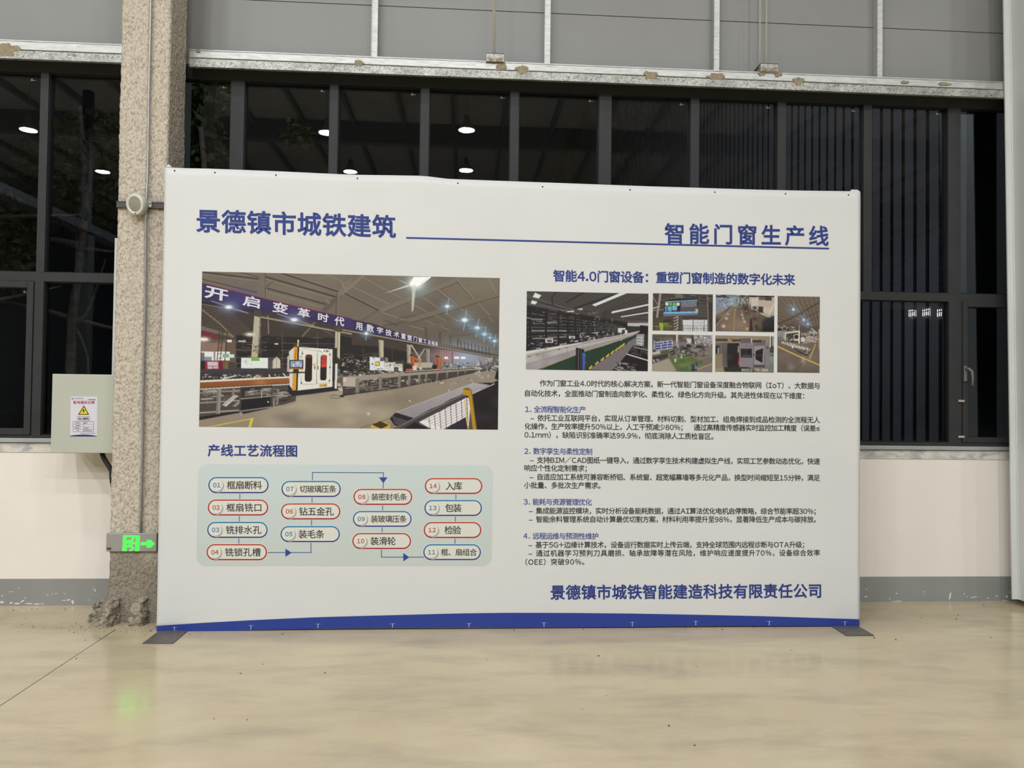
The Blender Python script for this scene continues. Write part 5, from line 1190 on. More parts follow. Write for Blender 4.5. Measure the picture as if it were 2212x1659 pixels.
    p.mottled(380, 1110, 600, 1260, 12, [(120, 140, 86), (62, 78, 46)], (16, 50), (.2, .5)); p.rect(370, 1135, 390, 1170, (200, 196, 180)); p.rect(448, 1090, 460, 1130, (206, 200, 186)); p.line([(370, 1285), (820, 1110)], 4, (60, 58, 52)); [p.line([(x, 1285-(x-370)*.39+40), (x+3, 1240-(x-370)*.3)], 4, (70, 66, 58)) for x in range(390, 820, 60)]; p.poly([(580, 1200), (645, 1185), (640, 1270), (572, 1285)], (48, 50, 78)); p.clutter(588, 1205, 636, 1250, 8, [(170, 172, 196)], (8, 30), (4, 7), (.6, .9), -.1, 0); p.line([(640, 1260), (820, 1190)], 7, (200, 180, 80)); p.poly([(640, 1270), (820, 1200), (820, 1285), (600, 1285)], (122, 116, 116), .8); p.rect(640, 1010, 820, 1110, (126, 116, 110), .35)
    out.append((p, 'printed photo of a production line over a green floor'))
    # 5: machining centre with its caption
    p = Print((1545, 725), (1672, 726), (1671, 804.5), (1545, 803.5), .0034); p.org(1390, 570, K)
    p.rect(850, 840, 1580, 1310, (128, 112, 92)); p.poly([(862, 855), (1560, 860), (1560, 950), (862, 945)], (146, 130, 108)); p.rect(862, 895, 1008, 928, (72, 66, 68)); p.rect(1060, 903, 1160, 930, (64, 58, 60)); p.rect(1298, 910, 1450, 945, (62, 58, 60)); p.disc(1050, 900, 8, (40, 36, 38)); p.rect(1500, 860, 1560, 1080, (58, 56, 54)); p.rect(1505, 865, 1518, 1000, (190, 196, 190)); p.rect(1535, 865, 1556, 985, (150, 150, 140)); p.poly([(862, 950), (950, 950), (950, 1230), (862, 1250)], (104, 96, 88)); p.rect(864, 980, 912, 1070, (36, 32, 34)); p.rect(888, 1000, 906, 1070, (150, 146, 144)); p.poly([(862, 1090), (960, 1070), (960, 1285), (862, 1285)], (136, 122, 98)); p.poly([(1480, 1060), (1560, 1060), (1560, 1285), (1380, 1285)], (110, 116, 110)); p.glow(1520, 1130, 50, (150, 160, 156), .5); p.clutter(1505, 1010, 1555, 1090, 12, [(30, 28, 28), (90, 88, 86)], (10, 30), (6, 20))
    p.poly([(960, 1230), (1240, 1230), (1400, 1285), (970, 1285)], (44, 46, 36)); p.rect(948, 948, 1145, 1225, (74, 68, 72)); p.rect(1002, 950, 1140, 1230, (38, 35, 38)); p.rect(950, 950, 1002, 1225, (96, 90, 94)); p.mottled(1010, 1050, 1130, 1220, 12, [(64, 56, 54), (24, 22, 24)], (12, 40), (.3, .6)); p.rect(1160, 892, 1296, 950, (98, 90, 94)); p.rect(1282, 895, 1296, 948, (206, 190, 160)); p.rect(1145, 948, 1310, 1230, (132, 124, 130)); p.rect(1310, 950, 1450, 1232, (108, 100, 106)); p.rect(1450, 955, 1505, 1232, (128, 120, 126)); p.rect(1160, 1012, 1296, 1120, (48, 46, 50)); p.rect(1174, 1026, 1280, 1082, (26, 25, 30)); p.line([(1200, 1028), (1200, 1080)], 3, (90, 96, 110)); p.line([(1230, 1028), (1230, 1080)], 3, (110, 116, 130)); p.rect(1180, 1090, 1275, 1110, (70, 68, 72)); p.poly([(1322, 985), (1440, 980), (1438, 1200), (1320, 1205)], (150, 142, 148)); p.poly([(1338, 1040), (1428, 1006), (1418, 1184), (1336, 1140)], (30, 28, 32)); p.line([(1340, 1090), (1420, 1092)], 5, (80, 74, 78)); p.rect(1315, 1075, 1328, 1105, (40, 36, 38)); p.rect(1312, 1205, 1450, 1235, (78, 72, 76)); p.rect(1410, 910, 1440, 940, (110, 104, 110)); p.rect(1465, 985, 1490, 1020, (90, 84, 90))
    p.poly([(1128, 1195), (1142, 1100), (1152, 1110), (1142, 1205)], (176, 52, 56)); p.line([(1135, 985), (1130, 1060)], 8, (200, 176, 170)); p.clutter(1200, 975, 1270, 985, 6, [(50, 48, 52)], (8, 18), (5, 7), (.7, .9), 0, 0); p.rect(860, 1240, 950, 1285, (150, 138, 112), .7)
    out.append((p, 'printed photo of a grey machining centre with a white caption'))
    # 6: tall hall view
    p = Print((1680, 639.5), (1771, 641), (1770, 805.5), (1678.5, 804.5), .0034); p.org(1390, 570, K)
    p.rect(1590, 370, 2115, 1310, (110, 98, 86)); p.poly([(1605, 380), (2108, 385), (2108, 800), (1605, 740)], (108, 95, 82), 1, (90, 78, 68)); [p.line([(1620+k*62, 382), (1900+k*30, 740)], 5, (150, 138, 122), .7) for k in range(8)]; [p.line([(1605, 460+k*44), (1900+k*10, 690+k*10)], 5, (146, 134, 118), .6) for k in range(6)]
    p.line([(1610, 720), (1850, 610), (2108, 455)], 18, (76, 66, 58)); p.line([(1700, 745), (1950, 640), (2108, 560)], 12, (80, 70, 62)); p.line([(1790, 740), (2108, 640)], 8, (84, 74, 66))
    p.poly([(1602, 720), (1760, 745), (2108, 760), (2108, 900), (1602, 920)], (84, 76, 72)); p.clutter(1605, 730, 1800, 800, 50, [(206, 200, 194), (120, 112, 106), (50, 44, 42)], (10, 40), (5, 12), (.4, .85), .05, .2); p.rect(1605, 800, 1700, 900, (150, 148, 150), .8); p.clutter(1605, 850, 1700, 910, 40, [(60, 56, 56), (190, 188, 188), (110, 106, 104)], (6, 20), (10, 30), (.4, .9), 0, .2); p.rect(1604, 776, 1650, 800, (40, 34, 34)); p.rect(1710, 780, 1740, 800, (40, 34, 34))
    p.poly([(1602, 905), (2108, 880), (2108, 1310), (1602, 1310)], (112, 100, 90), 1, (100, 88, 80)); p.poly([(1940, 870), (2070, 860), (2080, 920), (1900, 960)], (170, 160, 150), .6); p.mottled(1620, 1000, 2090, 1280, 26, [(130, 118, 106), (88, 78, 70)], (20, 60), (.15, .35)); p.glow(1910, 1150, 40, (190, 186, 180), .5, 2, .6); p.glow(1760, 1230, 40, (150, 142, 136), .5); p.glow(1960, 1060, 24, (170, 162, 154), .5)
    p.poly([(1692, 815), (1870, 795), (1880, 940), (1800, 940), (1700, 920)], (60, 54, 52)); p.poly([(1690, 818), (1865, 795), (1868, 815), (1692, 836)], (206, 202, 192)); p.rect(1848, 800, 1868, 950, (210, 206, 196)); p.rect(1690, 830, 1704, 915, (200, 194, 184)); p.rect(1798, 885, 1850, 920, (200, 196, 186)); p.disc(1825, 870, 34, (190, 184, 172)); p.disc(1825, 872, 26, (48, 42, 42)); p.clutter(1705, 840, 1790, 900, 20, [(150, 144, 136), (30, 26, 26), (196, 190, 180)], (8, 24), (6, 20), (.5, .9), 0, .4); p.line([(1862, 730), (1862, 800)], 6, (176, 168, 158)); p.clutter(1880, 800, 2080, 900, 90, [(214, 208, 198), (60, 54, 50), (120, 112, 104), (180, 172, 162)], (8, 34), (6, 16), (.4, .9), -.1, .3); p.rect(1880, 880, 1925, 930, (206, 200, 190)); p.line([(2088, 780), (2092, 1030)], 14, (150, 130, 96)); p.line([(2100, 780), (2104, 1030)], 8, (190, 180, 160))
    p.poly([(1650, 925), (1780, 950), (1990, 1010), (1980, 1040), (1760, 985), (1650, 945)], (190, 184, 176)); p.poly([(1700, 930), (1860, 950), (1990, 985), (1985, 1000), (1840, 965)], (120, 110, 104)); [p.line([(1680+k*44, 928+k*8), (1720+k*44, 965+k*9)], 6, (70, 62, 58)) for k in range(6)]; p.line([(1940, 1010), (1925, 1060)], 10, (40, 36, 36)); p.line([(1985, 985), (1965, 1035)], 9, (44, 40, 40)); p.line([(1840, 1040), (1950, 1095), (1990, 1040)], 14, (44, 38, 36)); p.line([(1800, 1010), (1850, 1045)], 10, (60, 54, 50)); p.rect(1775, 980, 1790, 1005, (226, 222, 214))
    p.line([(1602, 985), (1860, 1105), (2108, 1210)], 14, (206, 176, 100)); p.line([(2052, 960), (1980, 1140)], 8, (206, 180, 104)); p.line([(1940, 1140), (1780, 1305)], 4, (70, 60, 54))
    p.line([(1940, 900), (2060, 940)], 8, (196, 190, 180))
    for x, y, r in ((1790, 548, 30), (1912, 670, 26), (1962, 722, 20)): p.glow(x, y, r*1.8, (120, 140, 168), .6, 2, 1.2); p.glow(x, y, r*.45, (250, 250, 250), 1, 3); p.line([(x-r*2, y-r*2.2), (x+r*2.4, y+r)], 6, (176, 188, 208), .5); p.line([(x+r*.4, y-r*4), (x, y+r*2)], 5, (170, 184, 204), .4)
    p.line([(2000, 770), (2070, 830)], 16, (196, 200, 206), .6)
    out.append((p, 'tall printed photo of a hall with a yellow floor line'))
    return out

# ------------------------------------------------------------------ the display board
BODY = [
 ('作为门窗工业4.0时代的核心解决方案，新一代智能门窗设备深度融合物联网（IoT）、大数据与', (1165.7, 827.8), (1770.4, 833.7)),
 ('自动化技术，全面推动门窗制造向数字化、柔性化、绿色化方向升级。其先进性体现在以下维度：', (1134, 849.5), (1737, 855.2)),
 ('–依托工业互联网平台，实现从订单管理、材料切割、型材加工、组角焊接到成品检测的全流程无人', (1145.5, 902.8), (1771, 907.5)),
 ('化操作，生产效率提升50%以上，人工干预减少80%；　通过高精度传感器实时监控加工精度（误差≤', (1133, 921), (1770, 925.3)),
 ('0.1mm），缺陷识别准确率达99.9%，彻底消除人工质检盲区。', (1133, 939.2), (1541, 943)),
 ('–支持BIM/CAD图纸一键导入，通过数字孪生技术构建虚拟生产线，实现工艺参数动态优化，快速', (1144.5, 993.8), (1771, 996.8)),
 ('响应个性化定制需求；', (1132.5, 1011), (1267.5, 1012)),
 ('–自适应加工系统可兼容断桥铝、系统窗、超宽幅幕墙等多元化产品，换型时间缩短至15分钟，满足', (1144, 1030.2), (1771, 1032.4)),
 ('小批量、多批次生产需求。', (1131.7, 1048.2), (1297, 1049)),
 ('–集成能源监控模块，实时分析设备能耗数据，通过AI算法优化电机启停策略，综合节能率超30%；', (1142.5, 1103.4), (1762, 1104.5)),
 ('–智能余料管理系统自动计算最优切割方案，材料利用率提升至98%，显著降低生产成本与碳排放。', (1142.5, 1121.8), (1762, 1122.3)),
 ('–基于5G+边缘计算技术，设备运行数据实时上传云端，支持全球范围内远程诊断与OTA升级；', (1141.5, 1177), (1737, 1176.6)),
 ('–通过机器学习预判刀具磨损、轴承故障等潜在风险，维护响应速度提升70%，设备综合效率', (1141.5, 1195.2), (1771, 1194.3)),
 ('（OEE）突破90%。', (1135, 1214.2), (1262, 1213.6)),
]
HEADS = [('1. 全流程智能化生产', (1134.5, 884), (1265, 885.2)), ('2. 数字孪生与柔性定制', (1132.5, 974.5), (1279, 975.8)),
         ('3. 能耗与资源管理优化', (1131.2, 1084), (1278.4, 1085)), ('4. 远程运维与预测性维护', (1130.5, 1157.8), (1292.4, 1158.4))]
TITLES = [('景德镇市城铁建筑', (423.5, 477.5), (855.5, 491), 46.5), ('智能门窗生产线', (1435, 505), (1790, 510.8), 40.5),
          ('智能4.0门窗设备：重塑门窗制造的数字化未来', (1194.6, 596), (1717.7, 604.8), 23.5), ('产线工艺流程图', (448.6, 973.2), (642, 974.6), 24.0),
          ('景德镇市城铁智能建造科技有限责任公司', (1188.5, 1280.3), (1773.6, 1276.6), 29.5)]
G_ = lambda x, y: (420+x*340/1880, 940+y*340/1880)
H_ = lambda x, y: (740+x*340/2212, 990+y*340/2212)
PILLS = [('01', '框扇断料', G_, 160, 893, 493, 700, 387, 807, 'b'), ('02', '框扇铣口', G_, 154, 888, 762, 966, 382, 800, 'r'), ('03', '铣排水孔', G_, 147, 882, 1029, 1233, 376, 800, 'b'), ('04', '铣锁孔槽', G_, 139, 874, 1295, 1500, 367, 793, 'r'),
         ('07', '切玻璃压条', G_, 1033, 1755, 540, 745, 1257, 1695, 'b'), ('06', '钻五金孔', G_, 1028, 1750, 808, 1013, 1250, 1665, 'r'), ('05', '装毛条', G_, 1022, 1744, 1079, 1284, 1243, 1553, 'b'),
         ('08', '装密封毛条', H_, 146, 986, 422, 662, 403, 907, 'r'), ('09', '装玻璃压条', H_, 138, 977, 733, 970, 397, 902, 'b'), ('10', '装滑轮', H_, 130, 970, 1043, 1282, 390, 748, 'r'),
         ('14', '入库', H_, 1148, 1972, 270, 508, 1448, 1680, 'r'), ('13', '包装', H_, 1142, 1966, 578, 818, 1440, 1672, 'b'), ('12', '检验', H_, 1133, 1958, 888, 1128, 1432, 1665, 'r'), ('11', '框、扇组合', H_, 1127, 1952, 1200, 1438, 1383, 1888, 'b')]

_chars = ''.join(wide(x[0]) for x in BODY+HEADS+TITLES)+''.join(wide(x[0]+x[1]) for x in PILLS)
_chars += ''.join(s[0] for s in SLOGAN_A)+''.join(s[0] for s in SLOGAN_B.split(';'))+'配电箱标识牌当心触电名称编号检查责任人话'+wide('SKDX5J1-CNC-300A')
GR = Glyphs(_chars, .010)
GB = Glyphs(_chars, .023)

def build_board():
    bl, br = on_z(338, 1366, 0), on_z(1857, 1352, 0)
    W0, W1 = on_y(338, 1366, YB).x, on_y(1857, 1352, YB).x
    t = thing('display_board', 'large white banner display board with blue Chinese headlines, a flow chart and printed photos', 'display board', ((W0+W1)/2, YB, 0))
    # sheet: follows the sagging top edge and the hem that curls a little off the floor
    top = [(356, 361), (403, 363), (450, 363.8), (600, 369.5), (700, 374.3), (760, 377), (906, 379.2), (924, 380.6), (968, 386), (1101, 391), (1293, 398), (1400, 402), (1500, 405), (1640, 409.4), (1740, 411.5), (1859, 413)]
    bot = [(338, 1365.6), (436, 1365.2), (544, 1361.8), (688, 1358.6), (842, 1357), (1000, 1356.6), (1100, 1356), (1240, 1355.6), (1367, 1355), (1501, 1352.6), (1700, 1353), (1857, 1352.6)]
    T = [on_y(x, y, YB) for x, y in top]; Bq = [on_y(x, y, YB) for x, y in bot]
    tx, tz = [p.x for p in T], [p.z for p in T]; bx, bz = [p.x for p in Bq], [max(.008, p.z) for p in Bq]
    nx, nz = 200, 60; xs_ = np.linspace(0, 1, nx+1); bm = bmesh.new(); V = {}
    for i, u in enumerate(xs_):
        for j in range(nz+1):
            v = j/nz
            xl = bx[0]+(tx[0]-bx[0])*v; xr = bx[-1]+(tx[-1]-bx[-1])*v; x = xl+(xr-xl)*u
            z = float(np.interp(x, bx, bz))*(1-v)+float(np.interp(x, tx, tz))*v
            y = YB
            if v > .985: y += .004*(v-.985)/.015
            V[i, j] = bm.verts.new((x, y, z))
    for i in range(nx):
        for j in range(nz): bm.faces.new((V[i, j], V[i+1, j], V[i+1, j+1], V[i, j+1])).smooth = True
    # wrap the cloth back round the frame
    rim = [V[0, j] for j in range(nz+1)]+[V[i, nz] for i in range(1, nx+1)]+[V[nx, j] for j in range(nz-1, -1, -1)]+[V[i, 0] for i in range(nx-1, 0, -1)]
    back = [bm.verts.new(v.co+Vector((0, .030, 0))) for v in rim]; n = len(rim)
    for k in range(n): bm.faces.new((rim[k], back[k], back[(k+1) % n], rim[(k+1) % n]))
    m = MB(); m.bm.free(); m.bm = bm; sheet = m.build('banner_sheet', 'banner_vinyl', t)
    # frame behind
    m = MB(); y0, y1 = YB+.032, YB+.062; zt = min(tz)-.01
    for x0, x1 in ((W0-.008, W0+.035), (W1-.037, W1+.006), (W0+(W1-W0)*.33, W0+(W1-W0)*.33+.03), (W0+(W1-W0)*.67, W0+(W1-W0)*.67+.03)): m.box(x0, x1, y0-.0, y1, .004, zt if x0 > W0 and x1 < W1 else .2+zt*0)
    for x0, x1 in ((W0+.004, W0+.035), (W1-.037, W1-.006)): m.box(x0, x1, y0, y1, .2, zt)
    for z in (.004, zt*.5, zt-.03): m.box(W0+.03, W1-.03, y0+.002, y1-.002, z, z+.03)
    m.build('support_frame', 'black_frame', t)
    for (f0, f1, b1, b0) in (((312, 1389), (376, 1389), (398, 1366), (334, 1366)), ((1827, 1372), (1887, 1372), (1858, 1353), (1800, 1354))):
        a, b, c, d = [on_z(*q, .006) for q in (f0, f1, b1, b0)]
        xa, xb = (a.x+d.x)/2, (b.x+c.x)/2; yf = (a.y+b.y)/2
        MB().box(xa, xb, yf, YB+.26, 0, .006, bev=.0015).build('foot_plate', 'foot_plate', t)
    # loose cloth corners at the top
    for q in (((358, 359.5), (364.5, 354.8), (371, 360)), ((1836, 413), (1840, 409.3), (1853, 410), (1858, 413.5))):
        MB().prism([on_y(*p, YB+.012)+Vector((0, 0, -.002 if i in (0, len(q)-1) else 0)) for i, p in enumerate(q)], (0, .01, 0)).build('cloth_corner', 'banner_vinyl', sheet)
    at = lambda x, y: on_y(x, y, YB)
    navy = ink(48, 64, 134); dark = ink(50, 44, 46); blue2 = ink(62, 78, 146)
    # pins along the top hem, slits along the foot
    for x, y in ((377, 368.5), (464, 372.5), (596, 378), (772, 385), (989, 395.5), (1172, 403.3), (1361, 409.8), (1544, 415), (1697, 418.5), (1833, 421)):
        p = at(x, y); MB().lathe([(0, .0035), (.0035, .003), (.005, 0)], (p.x, YB, p.z), (0, -1, 0), seg=10).build('fixing_pin', 'lamp_dark', t)
    # headlines
    for s, a, b, h in TITLES:
        hd = Ink(at); hd.text(GB, s, a, b, h, navy, 6); hd.build('headline_lettering', sheet)
    hd = Ink(at); hd.line([(879, 513.8), (1789, 537)], 3.6, navy, 5); hd.build('headline_rule', sheet)
    bd = Ink(at)
    for s, a, b in BODY: bd.text(GR, s, a, b, 13.4, dark, 6, 1.0, .12)
    for s, a, b in HEADS: bd.text(GR, s, a, b, 13.6, blue2, 6, 1.0, .22)
    bd.build('body_text', sheet)
    # blue foot band with its white slits
    ft = Ink(at); edge = [(336.9, 1352), (441, 1345.2), (544, 1339.6), (688, 1333), (897, 1327.4), (1000, 1324.8), (1100, 1323.6), (1240, 1324), (1368, 1325.3), (1501, 1327.8), (1642, 1330.8), (1857, 1337.6)]
    bt = [(338, 1365.2), (436, 1364.8), (544, 1361.4), (688, 1358.2), (842, 1356.6), (1000, 1356.2), (1100, 1355.6), (1240, 1355.2), (1367, 1354.6), (1501, 1352.2), (1700, 1352.6), (1857, 1352.2)]
    bxs = np.linspace(338.4, 1856.6, 60)
    eu = [(x, float(np.interp(x, [e[0] for e in edge], [e[1] for e in edge]))) for x in bxs]; eb = [(x, float(np.interp(x, [e[0] for e in bt], [e[1] for e in bt]))) for x in bxs]
    band = ink(46, 66, 148)
    for k in range(59): ft.poly([eu[k], eu[k+1], eb[k+1], eb[k]], band, 2)
    wt = ink(196, 204, 226)
    for x, h in ((377, 9), (542, 9), (687, 9), (848, 8), (1013, 8), (1175, 9), (1366, 9), (1503, 9), (1661.5, 9), (1825, 8)):
        yb = float(np.interp(x, [e[0] for e in bt], [e[1] for e in bt]))
        ft.line([(x, yb-h-1.5), (x, yb-2)], 1.3, wt, 4)
        ft.poly([(x-9, yb-h-1), (x, yb-h-2.2), (x+9, yb-h-1), (x, yb-h-.6)], ink(120, 140, 196), 3)
    ft.build('blue_foot_band', sheet)
    # flow chart
    ch = Ink(at)
    L, R_, Tp, Bt = 426.2, 1063.5, 1004, 1222.5
    def rrect(x0, y0, x1, y1, r, n=10):
        out = []
        for cx, cy, a0 in ((x1-r, y0+r, -90), (x1-r, y1-r, 0), (x0+r, y1-r, 90), (x0+r, y0+r, 180)):
            for k in range(n+1): a = math.radians(a0+90*k/n); out.append((cx+r*math.cos(a), cy+r*math.sin(a)))
        return out
    # the panel's top edge falls 2 px to the right and its sides lean like the board
    def warp(x, y): u = (x-L)/(R_-L); v = (y-Tp)/(Bt-Tp); return (x+(1.9-3.9*v)*(1-u)+(1.3-2.6*v)*u, y+(-1.2+2.4*u)*(1-v))
    pts = [warp(x, y) for x, y in rrect(L, Tp, R_, Bt, 20)]
    c0, c1 = (200, 212, 212), (197, 204, 200)
    ch.poly(pts, [ink(*[c0[i]+(c1[i]-c0[i])*((y-Tp)/(Bt-Tp)) for i in range(3)]) for x, y in pts], 1)
    ln = ink(56, 78, 140)
    def path(f, q, w=9): ch.line([f(*p) for p in q], w*(340/1880 if f is G_ else 340/2212), ln, 2)
    for q in ([(543, 690), (543, 770)], [(537, 960), (537, 1035)], [(530, 1225), (530, 1300)], [(870, 1402), (1392, 1402), (1392, 1280)], [(1405, 740), (1405, 812)], [(1399, 1008), (1399, 1084)]): path(G_, q)
    ch.line([G_(1410, 545), G_(1410, 445), H_(575, 203), H_(570, 430)], 1.6, ln, 2)
    for q in ([(563, 655), (563, 740)], [(556, 965), (556, 1050)], [(547, 1275), (547, 1389), (1150, 1388)], [(1593, 500), (1593, 585)], [(1586, 812), (1586, 895)], [(1580, 1122), (1580, 1206)]): path(H_, q, 10.5)
    tri = ink(46, 74, 150)
    ch.poly([G_(1087, 1355), G_(1162, 1404), G_(1087, 1453)], tri, 3); ch.poly([H_(512, 268), H_(632, 268), H_(572, 350)], tri, 3); ch.poly([H_(853, 1330), H_(938, 1390), H_(853, 1450)], tri, 3)
    def grad(pts, y0, y1, ca, cb): return [ink(*[ca[i]+(cb[i]-ca[i])*min(1, max(0, (y-y0)/(y1-y0))) for i in range(3)]) for x, y in pts]
    for num, txt, f, x0, x1, y0, y1, t0, t1, kind in PILLS:
        a, b = f(x0, y0), f(x1, y1); X0, Y0, X1, Y1 = a[0], a[1], b[0], b[1]; h = Y1-Y0
        ca, cb = ((44, 128, 176), (52, 46, 120)) if kind == 'b' else ((186, 72, 54), (158, 22, 42))
        ch.poly(rrect(X0, Y0, X1, Y1, h/2, 14), ink(226, 230, 226), 4)
        e = h*.028; q = rrect(X0+e, Y0+e, X1-e, Y1-e, h/2-e, 14); ch.poly(q, grad(q, Y0, Y1, ca, cb), 5)
        e = h*.105; q = rrect(X0+e, Y0+e, X1-e, Y1-e, h/2-e, 14); ch.poly(q, ink(218, 218, 209), 6)
        cx, cy, r = X0+h*.525, (Y0+Y1)/2, h*.355
        circ = lambda ox, oy, rr: [(cx+ox+rr*math.cos(k*math.pi/14), cy+oy+rr*math.sin(k*math.pi/14)) for k in range(28)]
        for k, (o, g) in enumerate(((.075, 206), (.055, 190), (.04, 168), (.025, 140))): ch.poly(circ(h*o, h*o*.9, r*(1.02-.008*k)), ink(g, g-2, g-6), 7+k)
        ch.poly(circ(0, 0, r), ink(224, 224, 216), 11); ch.poly(circ(-h*.008, -h*.008, r*.95), ink(221, 221, 212), 12)
        nc = ink(54, 122, 164) if kind == 'b' else ink(178, 70, 52)
        ch.text(GB, num, (cx-h*.215, cy), (cx+h*.215, cy), h*.30, nc, 13, 1.0, .14)
        p0, p1 = f(t0, 0)[0], f(t1, 0)[0]; hh = min(h*.46, (p1-p0)/len(txt)*1.0*.93 if len(txt) > 4 else h*.46)
        ch.text(GR, txt, (p0, cy+h*.01), (p1, cy+h*.01), hh, dark, 8)
    ch.build('flow_chart', sheet)['label'] = 'pale blue printed flow chart of fourteen numbered steps'
    # photographs
    pm = photo_main()
    o = pm.build('printed_photo', sheet, YB-.0010); o['label'] = 'large printed photo of a factory hall with a purple banner'
    sl = Ink(at, base=.0013); wh = ink(214, 210, 222)
    KA, KB = 340/1524, 350/1569
    for c, *q in SLOGAN_A: sl.quad_text(GB, c, [(420+x*KA, 570+y*KA) for x, y in q], wh, 1)
    for s in SLOGAN_B.split(';'):
        x0, y0, x1, y1 = [float(v) for v in s[1:].split(',')]; d = (x1-x0)*.22
        sl.quad_text(GB, s[0], [(740+x*KB, 570+y*KB) for x, y in ((x0, y0), (x1, y0+d), (x1, y1), (x0, y1-d))], wh, 1)
    sl.build('slogan_lettering', o)
    for p, lb in small_prints():
        o = p.build('printed_photo', sheet, YB-.0010); o['label'] = lb
        if 'caption' in lb:
            cp = Ink(at, base=.0013); cp.text(GR, 'SKDX5J1-CNC-300A', (1390+1168*400/2212, 570+1268*400/2212), (1390+1490*400/2212, 570+1270*400/2212), 6.6, ink(226, 224, 216), 1, .70, .10); cp.build('photo_caption', o)
build_board()
build_box()

# ------------------------------------------------------------------ crumbs on the floor
def build_debris():
    rng = random.Random(21)
    def lump(m, x, y, r, flat=.6):
        pts = []; n = 6
        v = [m.bm.verts.new((x+r*math.cos(2*math.pi*k/n)*rng.uniform(.7, 1.2), y+r*math.sin(2*math.pi*k/n)*rng.uniform(.7, 1.2), .0)) for k in range(n)]
        c = m.bm.verts.new((x+rng.uniform(-.3, .3)*r, y+rng.uniform(-.3, .3)*r, r*flat*2))
        for k in range(n): m.bm.faces.new((v[k], v[(k+1) % n], c))
    m = MB()
    for _ in range(170):
        x = min(-1.975, rng.gauss(-2.24, .20)); y = -.42-abs(rng.gauss(0, .11))
        lump(m, x, y, rng.uniform(.002, .007))
    for px, py in ((266, 1357), (272, 1361), (318, 1355), (325, 1364), (205, 1345), (190, 1341), (140, 1317), (68, 1316), (80, 1316), (55, 1337), (28, 1319)):
        p = on_z(px, py); lump(m, p.x, p.y, rng.uniform(.006, .014))
    tag(m.build('cement_crumbs', 'crumbly_cement'), 'scattered cement crumbs around the foot of the sprayed column', 'crumbs', kind='stuff')
    m = MB()
    for px, py in ((1257, 1532), (1710, 1405), (1445, 1568), (1505, 1440), (534, 1555), (568, 1435), (702, 1454), (463, 1553), (1052, 1425), (1888, 1378), (1935, 1382), (2140, 1377), (1990, 1335), (2066, 1337), (2070, 1329), (2125, 1308), (1293, 1417), (165, 1423), (134, 1436), (520, 1455), (660, 1365), (610, 1370), (1480, 1358), (1545, 1357), (1560, 1360), (1628, 1355), (1110, 1362), (1260, 1360), (410, 1371), (432, 1369), (1885, 1374), (1310, 1503), (1500, 1610)):
        p = on_z(px, py); lump(m, p.x, p.y, rng.uniform(.0035, .008), .4)
    tag(m.build('floor_grit', 'grit'), 'dark specks of grit scattered on the beige floor', 'grit', kind='stuff')
build_debris()

